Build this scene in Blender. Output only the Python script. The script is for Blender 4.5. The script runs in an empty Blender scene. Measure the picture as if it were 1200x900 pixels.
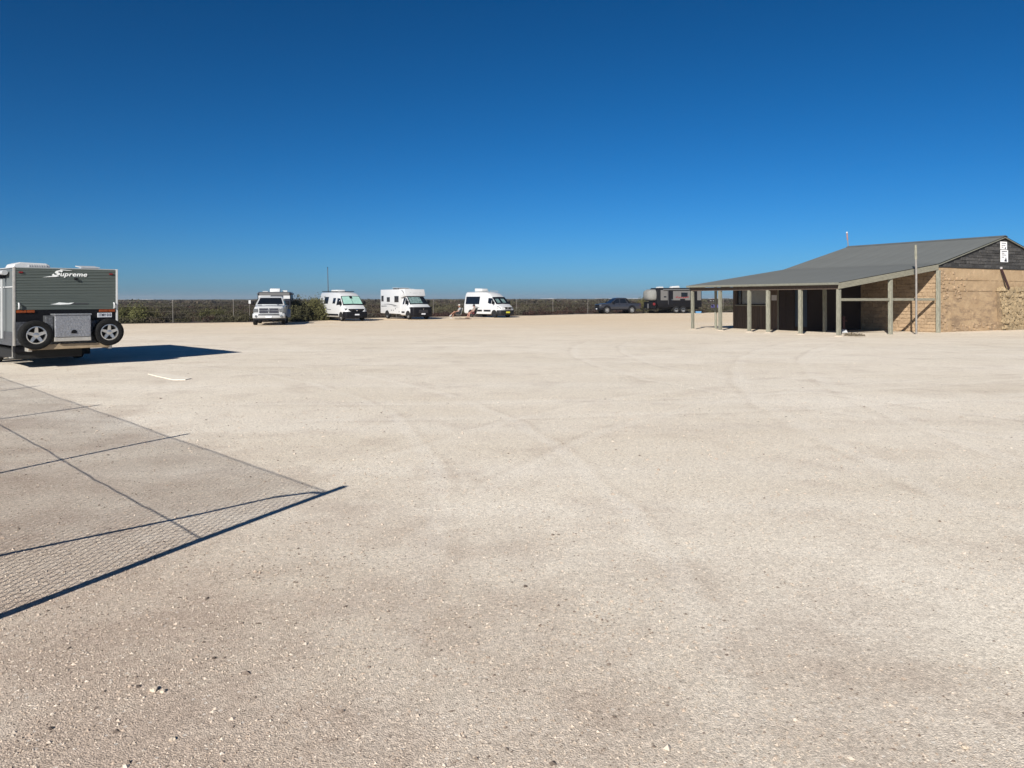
import bpy, bmesh, math, random
import numpy as np
from mathutils import Vector, Matrix, noise
random.seed(7); np.random.seed(7)
PI = math.pi
scene = bpy.context.scene
C = scene.collection

# ------------------------------------------------------------------ camera, sky, sun, exposure
EYE = 1.9
FPX = 901.0                                    # focal length in pixels of a 1200 px wide frame
cd = bpy.data.cameras.new('camera'); cam = bpy.data.objects.new('camera', cd); C.objects.link(cam)
cd.sensor_width = 36; cd.lens = 36*FPX/1200; cd.shift_y = -99.8/1200
cd.clip_start = 0.1; cd.clip_end = 20000
cam.location = (0, 0, EYE)
cam.rotation_euler = (Matrix.Rotation(PI/2, 3, 'X') @ Matrix.Rotation(math.radians(-0.095), 3, 'Z')).to_euler()
scene.camera = cam

SUN_EL = math.radians(28.5)
SUN_TR = Vector((0.40, 0.915, 0)).normalized() # horizontal travel direction of the light
W = bpy.data.worlds.new('World'); scene.world = W; W.use_nodes = True
nt = W.node_tree
sky = nt.nodes.new('ShaderNodeTexSky'); sky.sky_type = 'NISHITA'; sky.sun_disc = False
sky.sun_elevation = SUN_EL
sky.sun_rotation = math.atan2(-SUN_TR.x, -SUN_TR.y)
sky.air_density = 0.7; sky.dust_density = 0.42; sky.ozone_density = 10.0; sky.altitude = 0
gam = nt.nodes.new('ShaderNodeGamma'); gam.inputs['Gamma'].default_value = 1.31
hsv = nt.nodes.new('ShaderNodeHueSaturation'); hsv.inputs['Saturation'].default_value = 1.06; hsv.inputs['Hue'].default_value = 0.487
bg = nt.nodes['Background']; bg.inputs['Strength'].default_value = 0.112
scl = nt.nodes.new('ShaderNodeVectorMath'); scl.operation = 'SCALE'; scl.inputs['Scale'].default_value = 0.35
nt.links.new(sky.outputs[0], scl.inputs[0])
nt.links.new(scl.outputs[0], gam.inputs['Color']); nt.links.new(gam.outputs[0], hsv.inputs['Color'])
nt.links.new(hsv.outputs[0], bg.inputs['Color'])
sl = bpy.data.lights.new('sun', 'SUN'); sl.energy = 4.9; sl.angle = math.radians(0.47); sl.color = (1, 0.95, 0.87)
so = bpy.data.objects.new('sun', sl); C.objects.link(so)
tr = Vector((SUN_TR.x*math.cos(SUN_EL), SUN_TR.y*math.cos(SUN_EL), -math.sin(SUN_EL)))
so.rotation_euler = (-tr).to_track_quat('Z', 'Y').to_euler(); so.location = (-20, -40, 40)
vs = scene.view_settings
vs.view_transform = 'Standard'; vs.look = 'None'; vs.gamma = 1; vs.use_curve_mapping = False
vs.exposure = 0.60

def hy(px): return 350.2 - (px-600)/600*1.0
def G(px, py):
    "ground point seen at a pixel of the 1200x900 photograph"
    d = EYE*FPX/(py-hy(px)); return Vector(((px-600)/FPX*d, d, 0))

# ------------------------------------------------------------------ materials
def mat(name, col, rough=0.7, metal=0.0, var=0.15, scale=6.0, bump=0.0, bscale=None, spec=0.4, randobj=0.0, coat=0.0,
        stretch=None, col2=None):
    m = bpy.data.materials.new(name); m.use_nodes = True
    n = m.node_tree.nodes; l = m.node_tree.links; b = n['Principled BSDF']
    b.inputs['Roughness'].default_value = rough; b.inputs['Metallic'].default_value = metal
    b.inputs['Specular IOR Level'].default_value = spec; b.inputs['Coat Weight'].default_value = coat
    tc = n.new('ShaderNodeTexCoord'); src = tc.outputs['Object']
    if stretch:
        mp = n.new('ShaderNodeMapping'); mp.inputs['Scale'].default_value = stretch
        l.new(src, mp.inputs['Vector']); src = mp.outputs[0]
    nz = n.new('ShaderNodeTexNoise'); nz.inputs['Scale'].default_value = scale; nz.inputs['Detail'].default_value = 6
    nz.inputs['Roughness'].default_value = 0.65
    l.new(src, nz.inputs['Vector'])
    rp = n.new('ShaderNodeMapRange'); rp.inputs['From Min'].default_value = 0.3; rp.inputs['From Max'].default_value = 0.7
    l.new(nz.outputs['Fac'], rp.inputs['Value'])
    mx = n.new('ShaderNodeMix'); mx.data_type = 'RGBA'
    c2 = col2 if col2 else tuple(max(0, c*(1+var)) for c in col)
    c1 = col if col2 else tuple(c*(1-var) for c in col)
    mx.inputs[6].default_value = (*c1, 1); mx.inputs[7].default_value = (*c2, 1)
    l.new(rp.outputs[0], mx.inputs[0]); out = mx.outputs[2]
    if randobj:
        oi = n.new('ShaderNodeObjectInfo'); h = n.new('ShaderNodeHueSaturation')
        mr = n.new('ShaderNodeMapRange'); mr.inputs['To Min'].default_value = 1-randobj; mr.inputs['To Max'].default_value = 1+randobj
        l.new(oi.outputs['Random'], mr.inputs['Value']); l.new(mr.outputs[0], h.inputs['Value'])
        l.new(out, h.inputs['Color']); out = h.outputs[0]
    l.new(out, b.inputs['Base Color'])
    if bump:
        bn = n.new('ShaderNodeTexNoise'); bn.inputs['Scale'].default_value = bscale or scale*4; bn.inputs['Detail'].default_value = 8
        l.new(src, bn.inputs['Vector'])
        bp = n.new('ShaderNodeBump'); bp.inputs['Strength'].default_value = bump; bp.inputs['Distance'].default_value = 0.03
        l.new(bn.outputs['Fac'], bp.inputs['Height']); l.new(bp.outputs[0], b.inputs['Normal'])
    return m

def attr_mat(name, rough=0.9, trans=0.0):
    m = bpy.data.materials.new(name); m.use_nodes = True
    n = m.node_tree.nodes; l = m.node_tree.links; b = n['Principled BSDF']
    a = n.new('ShaderNodeAttribute'); a.attribute_name = 'Col'
    l.new(a.outputs['Color'], b.inputs['Base Color'])
    b.inputs['Roughness'].default_value = rough; b.inputs['Specular IOR Level'].default_value = 0.15
    return m

M = {}
M['white'] = mat('white_paint', (0.50, 0.505, 0.51), 0.35, var=0.03, scale=3, coat=0.3)
M['ram_white'] = mat('white_truck_paint', (0.40, 0.41, 0.42), 0.3, var=0.03, scale=3, coat=0.4)
M['black'] = mat('black_plastic', (0.006, 0.006, 0.008), 0.55, var=0.2, spec=0.15)
M['dark'] = mat('dark_underbody', (0.010, 0.010, 0.010), 0.8, var=0.2)
M['glass'] = mat('dark_glass', (0.006, 0.008, 0.012), 0.05, var=0.1, spec=0.6)
M['rubber'] = mat('rubber', (0.010, 0.010, 0.010), 0.8, spec=0.15, var=0.3, scale=20, bump=0.2)
M['alloy'] = mat('alloy', (0.55, 0.55, 0.54), 0.32, 0.85, var=0.1)
M['chrome'] = mat('chrome', (0.65, 0.66, 0.68), 0.15, 1.0, var=0.05)
M['steel_grey'] = mat('grey_paint', (0.034, 0.037, 0.048), 0.3, 0.3, var=0.05, coat=0.5)
M['amber'] = mat('amber_lens', (0.20, 0.042, 0.009), 0.25, var=0.2, scale=30)
M['red_lens'] = mat('red_lens', (0.16, 0.008, 0.010), 0.25, var=0.1)
M['lens'] = mat('clear_lens', (0.15, 0.16, 0.17), 0.12, 0.3, var=0.3, scale=15)
M['plate'] = mat('plate_white', (0.62, 0.64, 0.68), 0.4, var=0.04)
M['plate_y'] = mat('plate_yellow', (0.62, 0.58, 0.05), 0.4, var=0.05)
M['ink'] = mat('dark_print', (0.02, 0.022, 0.035), 0.6, var=0.1)
M['screen_shade'] = mat('reflective_sunshade', (0.30, 0.50, 0.43), 0.35, 0.1, var=0.12, scale=5)
M['foil'] = mat('crumpled_foil_sunshade', (0.02, 0.06, 0.07), 0.2, 0.2, scale=6.5, bump=0.6, bscale=9, col2=(0.30, 0.42, 0.40))
M['sage'] = mat('sage_cladding', (0.090, 0.108, 0.100), 0.5, var=0.08, scale=2, stretch=(0.5, 1, 6))
M['side_grey'] = mat('side_cladding', (0.115, 0.128, 0.130), 0.45, var=0.06)
M['checker'] = mat('checker_plate', (0.12, 0.125, 0.135), 0.42, 0.6, scale=20, bump=0.8, bscale=28, var=0.55)
M['checker_box'] = mat('checker_plate_box', (0.31, 0.32, 0.345), 0.4, 0.6, scale=20, bump=0.6, bscale=28, var=0.25)
M['galv'] = mat('galvanised', (0.48, 0.46, 0.42), 0.45, 0.5, var=0.15)
M['tan_beam'] = mat('dusty_beam', (0.30, 0.23, 0.15), 0.8, var=0.2)
M['vinyl'] = mat('white_vinyl', (0.82, 0.84, 0.82), 0.4, var=0.03)
M['plastic_white'] = mat('white_plastic', (0.50, 0.51, 0.51), 0.4, var=0.04)
M['plastic_grey'] = mat('grey_plastic', (0.40, 0.41, 0.42), 0.5, var=0.05)
M['van_grey'] = mat('caravan_grey', (0.135, 0.132, 0.128), 0.4, 0.1, var=0.05)
M['cover'] = mat('canvas_cover', (0.185, 0.185, 0.175), 0.9, scale=4, var=0.12, bump=0.6, bscale=5)
M['red'] = mat('red_vinyl', (0.20, 0.02, 0.024), 0.4, var=0.1)
M['navy'] = mat('navy_panel', (0.018, 0.022, 0.035), 0.4, var=0.2, scale=20, bump=0.3)
M['solar'] = mat('solar_panel', (0.01, 0.014, 0.03), 0.15, var=0.2, scale=30)
M['timber'] = mat('weathered_timber', (0.205, 0.20, 0.158), 0.85, var=0.42, scale=5, bump=0.6, bscale=12, stretch=(6, 6, 0.7), randobj=0.14)
M['timber_h'] = mat('weathered_beam', (0.205, 0.195, 0.15), 0.85, var=0.3, scale=5, bump=0.35, bscale=12, stretch=(0.7, 5, 5), randobj=0.06)
M['gutter'] = mat('gutter_steel', (0.20, 0.20, 0.165), 0.5, 0.2, var=0.15)
M['roof'] = mat('grey_corrugated_steel', (0.112, 0.119, 0.117), 0.6, 0.1, var=0.10, scale=1.2, stretch=(0.3, 2, 1), randobj=0.025)
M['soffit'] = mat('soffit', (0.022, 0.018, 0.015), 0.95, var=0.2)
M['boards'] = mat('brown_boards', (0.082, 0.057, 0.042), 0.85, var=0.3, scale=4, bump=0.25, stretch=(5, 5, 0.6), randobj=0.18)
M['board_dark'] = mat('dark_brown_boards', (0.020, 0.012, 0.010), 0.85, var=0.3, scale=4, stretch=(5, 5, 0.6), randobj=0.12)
M['blue_door'] = mat('blue_panel', (0.016, 0.032, 0.055), 0.6, var=0.15)
M['mesh_pane'] = mat('mesh_pane', (0.20, 0.21, 0.205), 0.5, 0.1, var=0.15)
M['paper'] = mat('paper', (0.42, 0.40, 0.40), 0.7, var=0.05)
M['sign'] = mat('sign_white', (0.80, 0.80, 0.80), 0.45, var=0.03)
M['gable_stone'] = mat('black_painted_stone', (0.018, 0.018, 0.019), 0.85, scale=5, bump=0.5, bscale=18, randobj=0.45, stretch=(0.6, 1, 2), col2=(0.075, 0.072, 0.068))
M['gable_mortar'] = mat('black_mortar', (0.026, 0.026, 0.026), 0.9, var=0.3)
M['stone'] = mat('limestone', (0.30, 0.205, 0.125), 0.92, scale=5, bump=0.9, bscale=14, randobj=0.16, col2=(0.42, 0.31, 0.20))
M['rubble'] = mat('rubble_limestone', (0.24, 0.175, 0.10), 0.95, scale=4, bump=1.0, bscale=12, randobj=0.28, col2=(0.38, 0.295, 0.18))
M['rust'] = mat('rust', (0.032, 0.013, 0.012), 0.9, var=0.35, scale=8)
M['post_steel'] = mat('post_steel', (0.22, 0.205, 0.19), 0.6, 0.3, var=0.2)
M['picket'] = mat('fence_steel', (0.15, 0.138, 0.125), 0.7, 0.1, var=0.2)
M['skin'] = mat('skin', (0.27, 0.135, 0.09), 0.6, var=0.08)
M['shirt'] = mat('pale_shirt', (0.27, 0.275, 0.28), 0.9, scale=14, var=0.25)
M['shirt_b'] = mat('beige_shirt', (0.22, 0.185, 0.16), 0.9, scale=10, var=0.2)
M['shorts'] = mat('dark_shorts', (0.02, 0.022, 0.028), 0.9, var=0.2)
M['shorts_b'] = mat('maroon_shorts', (0.16, 0.04, 0.045), 0.9, var=0.2)
M['hair'] = mat('hair', (0.05, 0.03, 0.02), 0.7, var=0.3)
M['cap'] = mat('pale_cap', (0.50, 0.46, 0.42), 0.8, var=0.1)
M['hat'] = mat('dark_hat', (0.04, 0.04, 0.045), 0.9, var=0.1)
M['canvas_chair'] = mat('chair_canvas', (0.03, 0.04, 0.038), 0.9, var=0.2)
M['canvas_chair_g'] = mat('grey_chair_canvas', (0.22, 0.23, 0.23), 0.9, var=0.2)
M['mat_red'] = mat('mat_weave', (0.12, 0.05, 0.035), 0.95, var=0.5, scale=12)
M['blue_tub'] = mat('violet_blue_cloth', (0.085, 0.075, 0.23), 0.7, var=0.15)
M['pale_blue'] = mat('pale_blue_plastic', (0.10, 0.24, 0.42), 0.5, var=0.1)
M['slab'] = mat('pale_limestone_slab', (0.72, 0.655, 0.55), 0.9, var=0.06, scale=3, bump=0.3)
M['rock'] = mat('limestone_rock', (0.50, 0.42, 0.33), 0.95, var=0.25, scale=10, bump=0.6, bscale=30)
M['rock_dark'] = mat('dark_rock', (0.11, 0.085, 0.07), 0.9, var=0.3, scale=20, bump=0.5, bscale=40)
M['stem'] = mat('woody_stem', (0.10, 0.075, 0.05), 0.9, var=0.2)
M['dune'] = mat('white_sand', (0.62, 0.62, 0.62), 0.95, var=0.05, scale=0.01)
M['far_green'] = mat('far_scrub', (0.045, 0.05, 0.04), 0.95, var=0.3, scale=0.02)
M['leaf'] = attr_mat('scrub_leaf'); M['pebble'] = attr_mat('pebble', 0.95)
M['graphic_g'] = mat('olive_graphic', (0.40, 0.42, 0.16), 0.4, var=0.1)
M['graphic_k'] = mat('charcoal_graphic', (0.07, 0.07, 0.075), 0.4, var=0.1)

# ------------------------------------------------------------------ mesh builder
class MB:
    def __init__(s): s.v = []; s.f = []
    def add(s, vs, fs):
        o = len(s.v); s.v += [tuple(p) for p in vs]; s.f += [tuple(i+o for i in f) for f in fs]; return s
    def box(s, x0, x1, y0, y1, z0, z1, rot=None, piv=None):
        vs = [Vector(p) for p in ((x0,y0,z0),(x1,y0,z0),(x1,y1,z0),(x0,y1,z0),(x0,y0,z1),(x1,y0,z1),(x1,y1,z1),(x0,y1,z1))]
        if rot is not None:
            c = Vector(piv) if piv is not None else Vector(((x0+x1)/2,(y0+y1)/2,(z0+z1)/2))
            vs = [rot @ (p-c) + c for p in vs]
        return s.add(vs, [(3,2,1,0),(4,5,6,7),(0,1,5,4),(1,2,6,5),(2,3,7,6),(3,0,4,7)])
    def prism(s, poly, a, b, axis='z'):
        n = len(poly)
        def P(p, h):
            return {'z': (p[0],p[1],h), 'y': (p[0],h,p[1]), 'x': (h,p[0],p[1])}[axis]
        vs = [P(p,a) for p in poly]+[P(p,b) for p in poly]
        return s.add(vs, [tuple(range(n))[::-1], tuple(range(n,2*n))]+[(i,(i+1)%n,n+(i+1)%n,n+i) for i in range(n)])
    def loft(s, loops, cap=True):
        n = len(loops[0]); vs = [p for L in loops for p in L]; fs = []
        for k in range(len(loops)-1):
            for i in range(n):
                j = (i+1)%n; fs.append((k*n+i, k*n+j, (k+1)*n+j, (k+1)*n+i))
        if cap: fs.append(tuple(range(n))[::-1]); fs.append(tuple((len(loops)-1)*n+i for i in range(n)))
        return s.add(vs, fs)
    def tube(s, pts, r, n=8, cap=True):
        pts = [Vector(p) for p in pts]; rs = r if isinstance(r, (list, tuple)) else [r]*len(pts); loops = []
        up = Vector((0,0,1)); prev = None
        for i, p in enumerate(pts):
            d = (pts[min(i+1,len(pts)-1)]-pts[max(i-1,0)]).normalized()
            a = prev if prev is not None else (up if abs(d.z) < 0.9 else Vector((1,0,0)))
            x = (a - d*a.dot(d)).normalized(); prev = x; y = d.cross(x)
            loops.append([p + (x*math.cos(t)+y*math.sin(t))*rs[i] for t in [2*PI*k/n for k in range(n)]])
        return s.loft(loops, cap)
    def lathe(s, prof, org, axis, n=24, cap=False):
        org = Vector(org); d = Vector(axis).normalized(); a = Vector((0,0,1)) if abs(d.z) < .9 else Vector((1,0,0))
        x = (a-d*a.dot(d)).normalized(); y = d.cross(x)
        loops = [[org + d*h + (x*math.cos(t)+y*math.sin(t))*r for t in [2*PI*k/n for k in range(n)]] for r, h in prof]
        return s.loft(loops, cap)
    def ball(s, c, r, nu=10, nv=7):
        r = r if isinstance(r, (tuple, list)) else (r,r,r); loops = []
        for j in range(nv+1):
            ph = -PI/2 + PI*(j+0.02 if j == 0 else j-0.02 if j == nv else j)/nv
            loops.append([(c[0]+r[0]*math.cos(ph)*math.cos(t), c[1]+r[1]*math.cos(ph)*math.sin(t), c[2]+r[2]*math.sin(ph)) for t in [2*PI*k/nu for k in range(nu)]])
        return s.loft(loops)
    def mesh(s, name, bevel=0, seg=2, smooth=None):
        me = bpy.data.meshes.new(name); me.from_pydata(s.v, [], s.f)
        bm = bmesh.new(); bm.from_mesh(me)
        bmesh.ops.recalc_face_normals(bm, faces=bm.faces)
        if bevel:
            es = [e for e in bm.edges if len(e.link_faces) == 2 and e.calc_face_angle(0) > 0.5]
            bmesh.ops.bevel(bm, geom=es, offset=bevel, segments=seg, affect='EDGES', profile=0.5, clamp_overlap=True)
        bm.to_mesh(me); bm.free()
        if smooth is not None:
            me.polygons.foreach_set('use_smooth', [True]*len(me.polygons)); me.set_sharp_from_angle(angle=math.radians(smooth))
        return me
    def build(s, name, m, parent=None, bevel=0, seg=2, smooth=None, label=None):
        return ob(name, s.mesh(name, bevel, seg, smooth), m, parent, label)

def ob(name, me, m=None, parent=None, label=None):
    if m is not None and not me.materials: me.materials.append(m)
    o = bpy.data.objects.new(name, me); C.objects.link(o)
    if parent is not None: o.parent = parent
    if label: o['label'] = label
    return o
def thing(name, label, cat, loc=(0,0,0), rz=0.0, group=None, scale=1.0):
    o = bpy.data.objects.new(name, None); C.objects.link(o); o.location = loc; o.rotation_euler = (0,0,rz)
    o.scale = (scale,)*3; o.empty_display_size = 0.3
    return tag(o, label, cat, group)
def tag(o, label, cat, group=None):
    o['label'] = label; o['category'] = cat
    if group: o['group'] = group
    return o
def struct(o): o['kind'] = 'structure'; return o
def stuff(o): o['kind'] = 'stuff'; return o
def copy_tree(o, parent=None):
    c = o.copy(); C.objects.link(c)
    if parent is not None: c.parent = parent
    for ch in list(o.children): copy_tree(ch, c)
    return c
def text_mesh(body, size, extrude=0.004, shear=0.0, bold=0.0, space=1.0):
    cu = bpy.data.curves.new('lettering', 'FONT'); cu.body = body; cu.size = size; cu.extrude = extrude
    cu.shear = shear; cu.offset = bold; cu.space_character = space; cu.align_x = 'CENTER'; cu.align_y = 'CENTER'
    o = bpy.data.objects.new('lettering', cu); C.objects.link(o)
    dg = bpy.context.evaluated_depsgraph_get(); me = bpy.data.meshes.new_from_object(o.evaluated_get(dg))
    bpy.data.objects.remove(o); bpy.data.curves.remove(cu); return me

# ------------------------------------------------------------------ ground
def ground_material():
    m = bpy.data.materials.new('gravel_ground'); m.use_nodes = True
    n = m.node_tree.nodes; l = m.node_tree.links; b = n['Principled BSDF']
    b.inputs['Roughness'].default_value = 0.95; b.inputs['Specular IOR Level'].default_value = 0.1
    geo = n.new('ShaderNodeNewGeometry'); pos = geo.outputs['Position']
    def nz(scale, detail=4, rough=0.55, sc=None, dist=0.0):
        v = pos
        if sc:
            mp = n.new('ShaderNodeMapping'); mp.inputs['Scale'].default_value = sc; l.new(pos, mp.inputs['Vector']); v = mp.outputs[0]
        t = n.new('ShaderNodeTexNoise'); t.inputs['Scale'].default_value = scale; t.inputs['Detail'].default_value = detail
        t.inputs['Roughness'].default_value = rough; t.inputs['Distortion'].default_value = dist
        l.new(v, t.inputs['Vector']); return t.outputs['Fac']
    def mr(v, a, c, o0=0.0, o1=1.0):
        r = n.new('ShaderNodeMapRange'); r.inputs['From Min'].default_value = a; r.inputs['From Max'].default_value = c
        r.inputs['To Min'].default_value = o0; r.inputs['To Max'].default_value = o1; l.new(v, r.inputs['Value']); return r.outputs[0]
    def mix(f, a, c):
        x = n.new('ShaderNodeMix'); x.data_type = 'RGBA'; l.new(f, x.inputs[0])
        for s, val in ((6, a), (7, c)):
            if isinstance(val, tuple): x.inputs[s].default_value = (*val, 1)
            else: l.new(val, x.inputs[s])
        return x.outputs[2]
    def mul(a, c):
        x = n.new('ShaderNodeMath'); x.operation = 'MULTIPLY'
        for s, val in ((0, a), (1, c)):
            if isinstance(val, (int, float)): x.inputs[s].default_value = val
            else: l.new(val, x.inputs[s])
        return x.outputs[0]
    sep = n.new('ShaderNodeSeparateXYZ'); l.new(pos, sep.inputs[0])
    base = mix(mr(nz(0.22, 5), 0.35, 0.66), (0.695, 0.615, 0.50), (0.77, 0.695, 0.585))
    # compacted wheel tracks, long across the lot
    base = mix(mul(mr(nz(1.0, 5, 0.6, (0.05, 0.55, 1)), 0.45, 0.68), 0.5), base, (0.80, 0.74, 0.645))
    base = mix(mul(mr(nz(1.0, 5, 0.6, (0.09, 0.7, 1), 0.6), 0.54, 0.72), 0.36), base, (0.58, 0.49, 0.39))
    base = mix(mul(mr(nz(1.3, 5, 0.65, (1.0, 0.5, 1), 0.8), 0.52, 0.72), 0.24), base, (0.57, 0.49, 0.41))
    # curving wheel tracks: pale pressed bands with a thin brown lip
    wob = nz(0.35, 2)
    def circ(cx, cy, R, w):
        v = n.new('ShaderNodeVectorMath'); v.operation = 'DISTANCE'; l.new(flat, v.inputs[0]); v.inputs[1].default_value = (cx, cy, 0)
        a = n.new('ShaderNodeMath'); a.operation = 'MULTIPLY_ADD'; l.new(wob, a.inputs[0]); a.inputs[1].default_value = 0.5; l.new(v.outputs['Value'], a.inputs[2])
        d = n.new('ShaderNodeMath'); d.operation = 'SUBTRACT'; l.new(a.outputs[0], d.inputs[0]); d.inputs[1].default_value = R+0.25
        e = n.new('ShaderNodeMath'); e.operation = 'ABSOLUTE'; l.new(d.outputs[0], e.inputs[0])
        return mr(e.outputs[0], w, w*0.35), mr(d.outputs[0], w*0.7, w*1.1), mr(d.outputs[0], w*1.9, w*1.25)
    fl = n.new('ShaderNodeVectorMath'); fl.operation = 'MULTIPLY'; l.new(pos, fl.inputs[0]); fl.inputs[1].default_value = (1, 1, 0); flat = fl.outputs[0]
    for cx, cy, R, w, st in ((-22, 5, 21.4, 0.13, .5), (-22, 5, 23.1, 0.13, .45), (16, 2, 17.2, .14, .35), (16, 2, 18.9, .14, .35), (30, 26, 26, .16, .4), (30, 26, 27.8, .16, .4), (-4, 46, 32, .2, .35), (-4, 46, 33.8, .2, .35), (48, 8, 42, .2, .35), (48, 8, 43.8, .2, .35)):
        band, la, lb = circ(cx, cy, R, w); br_ = mr(nz(0.8, 5, 0.65), 0.36, 0.60)
        base = mix(mul(mul(band, br_), st*.95), base, (0.82, 0.76, 0.665)); base = mix(mul(mul(mul(la, lb), br_), 0.27), base, (0.48, 0.40, 0.32))
    # loose brown gravel, most of it where the lot is not driven on (near left)
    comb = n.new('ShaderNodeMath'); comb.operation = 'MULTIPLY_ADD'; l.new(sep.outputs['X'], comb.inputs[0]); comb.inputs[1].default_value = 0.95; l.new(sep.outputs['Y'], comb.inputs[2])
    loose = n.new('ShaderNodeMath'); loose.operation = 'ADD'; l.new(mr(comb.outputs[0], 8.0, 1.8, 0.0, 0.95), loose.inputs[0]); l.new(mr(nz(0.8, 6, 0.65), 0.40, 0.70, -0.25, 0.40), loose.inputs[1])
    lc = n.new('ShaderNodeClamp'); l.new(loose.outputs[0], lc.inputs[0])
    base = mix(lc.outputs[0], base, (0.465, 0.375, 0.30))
    # warmer sand towards the far edge
    far = mul(mr(sep.outputs['Y'], 30, 66), mr(nz(1.0, 4, 0.6, (0.05, 0.3, 1)), 0.3, 0.55, 0.45, 1.0))
    base = mix(far, base, (0.68, 0.545, 0.385))
    # grain
    g1 = nz(26, 5, 0.7); g2 = nz(95, 3, 0.7)
    def value(v, base):
        h = n.new('ShaderNodeHueSaturation'); l.new(base, h.inputs['Color']); l.new(v, h.inputs['Value']); return h.outputs[0]
    def cells(scale):
        vo = n.new('ShaderNodeTexVoronoi'); vo.inputs['Scale'].default_value = scale; l.new(pos, vo.inputs['Vector'])
        sc = n.new('ShaderNodeSeparateColor'); l.new(vo.outputs['Color'], sc.inputs[0]); return vo, sc
    base = value(mr(g1, 0.25, 0.75, 0.84, 1.16), base); base = value(mr(g2, 0.25, 0.75, 0.80, 1.18), base)
    vo, sc = cells(170); base = value(mr(sc.outputs[0], 0, 1, 0.76, 1.20), base)
    vo, sc = cells(70); base = value(mr(sc.outputs[0], 0, 1, 0.82, 1.14), base)
    base = mix(mul(mul(mr(vo.outputs['Distance'], 0.34, 0.24), mr(sc.outputs[1], 0.90, 0.92)), 0.55), base, (0.20, 0.16, 0.125))
    vo, sc = cells(30)
    base = mix(mul(mul(mr(vo.outputs['Distance'], 0.28, 0.20), mr(sc.outputs[0], 0.90, 0.92)), 0.6), base, (0.15, 0.12, 0.095))
    base = mix(mul(mul(mr(vo.outputs['Distance'], 0.30, 0.24), mr(sc.outputs[1], 0.86, 0.88)), 0.5), base, (0.80, 0.75, 0.67))
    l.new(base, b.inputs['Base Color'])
    add = n.new('ShaderNodeMath'); add.operation = 'ADD'; l.new(mul(g1, 1.0), add.inputs[0]); l.new(mul(g2, 0.45), add.inputs[1])
    add2 = n.new('ShaderNodeMath'); add2.operation = 'ADD'; l.new(add.outputs[0], add2.inputs[0]); l.new(mul(cells(120)[0].outputs['Distance'], -0.9), add2.inputs[1])
    bp = n.new('ShaderNodeBump'); bp.inputs['Strength'].default_value = 0.42; bp.inputs['Distance'].default_value = 0.010
    l.new(add2.outputs[0], bp.inputs['Height']); l.new(bp.outputs[0], b.inputs['Normal'])
    return m
M['ground'] = ground_material()
def _gh(x, y):
    return (0.022*noise.noise((x*0.35, y*0.35, 0)) + 0.012*noise.noise((x*1.1, y*1.1, 3)) if -40 <= x <= 40 and -5 <= y <= 60 else 0.0) - 0.012
def gz(x, y):
    "height of the ground sheet (1 m grid, bilinear)"
    i, j = math.floor(x), math.floor(y); u, v = x-i, y-j
    return (_gh(i, j)*(1-u)+_gh(i+1, j)*u)*(1-v) + (_gh(i, j+1)*(1-u)+_gh(i+1, j+1)*u)*v
bm_ = MB()
# one sheet to the horizon: fine gentle swells near the camera, flat far off
xs = sorted(set([-9000, -3000, -1000, -300, -120, -60] + [i*1.0 for i in range(-40, 41)] + [60, 120, 300, 1000, 3000, 9000]))
ys = sorted(set([-400, -100, -30, -10] + [i*1.0 for i in range(-5, 111)] + [140, 200, 400, 1000, 3000, 12000]))
gv = []
for y in ys:
    for x in xs:
        gv.append((x, y, _gh(x, y)))
nx = len(xs)
gf = [(j*nx+i, j*nx+i+1, (j+1)*nx+i+1, (j+1)*nx+i) for j in range(len(ys)-1) for i in range(nx-1)]
me = bpy.data.meshes.new('ground'); me.from_pydata(gv, [], gf)
me.polygons.foreach_set('use_smooth', [True]*len(me.polygons))
struct(ob('ground', me, M['ground']))

# edge between gravel and scrub
EDGE_PX = [(-160, 384), (60, 381), (145, 379.3), (230, 378.3), (300, 377.4), (345, 376.8), (374, 375.2), (440, 372.4), (530, 370.9), (620, 369.8), (690, 367.9), (760, 366.9), (860, 366.0), (930, 364.8)]
EDGE = [G(*p) for p in EDGE_PX] + [Vector((75, 118, 0)), Vector((160, 125, 0))]
EDGE = [Vector((-150, 62, 0)), Vector((-75, 58, 0))] + EDGE[1:]
def edge_y(x):
    for a, b in zip(EDGE, EDGE[1:]):
        if a.x <= x <= b.x: return a.y + (b.y-a.y)*(x-a.x)/max(1e-6, b.x-a.x)
    return 125 if x > 0 else 62
M['soil'] = mat('dark_scrub_soil', (0.060, 0.043, 0.033), 0.95, scale=0.35, var=0.35)
pts = []
xx = -150.0
while xx <= 160:
    pts.append((xx, edge_y(xx) + 0.9*noise.noise((xx*0.5, 1, 0)) + 0.35*noise.noise((xx*2.3, 5, 0)), 0.004)); xx += 0.5
mb = MB(); n_ = len(pts)
mb.add([p for p in pts] + [(p[0]*30, 9000, 0.004) for p in pts], [(i, i+1, n_+i+1, n_+i) for i in range(n_-1)])
struct(mb.build('scrub_soil', M['soil']))
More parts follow.
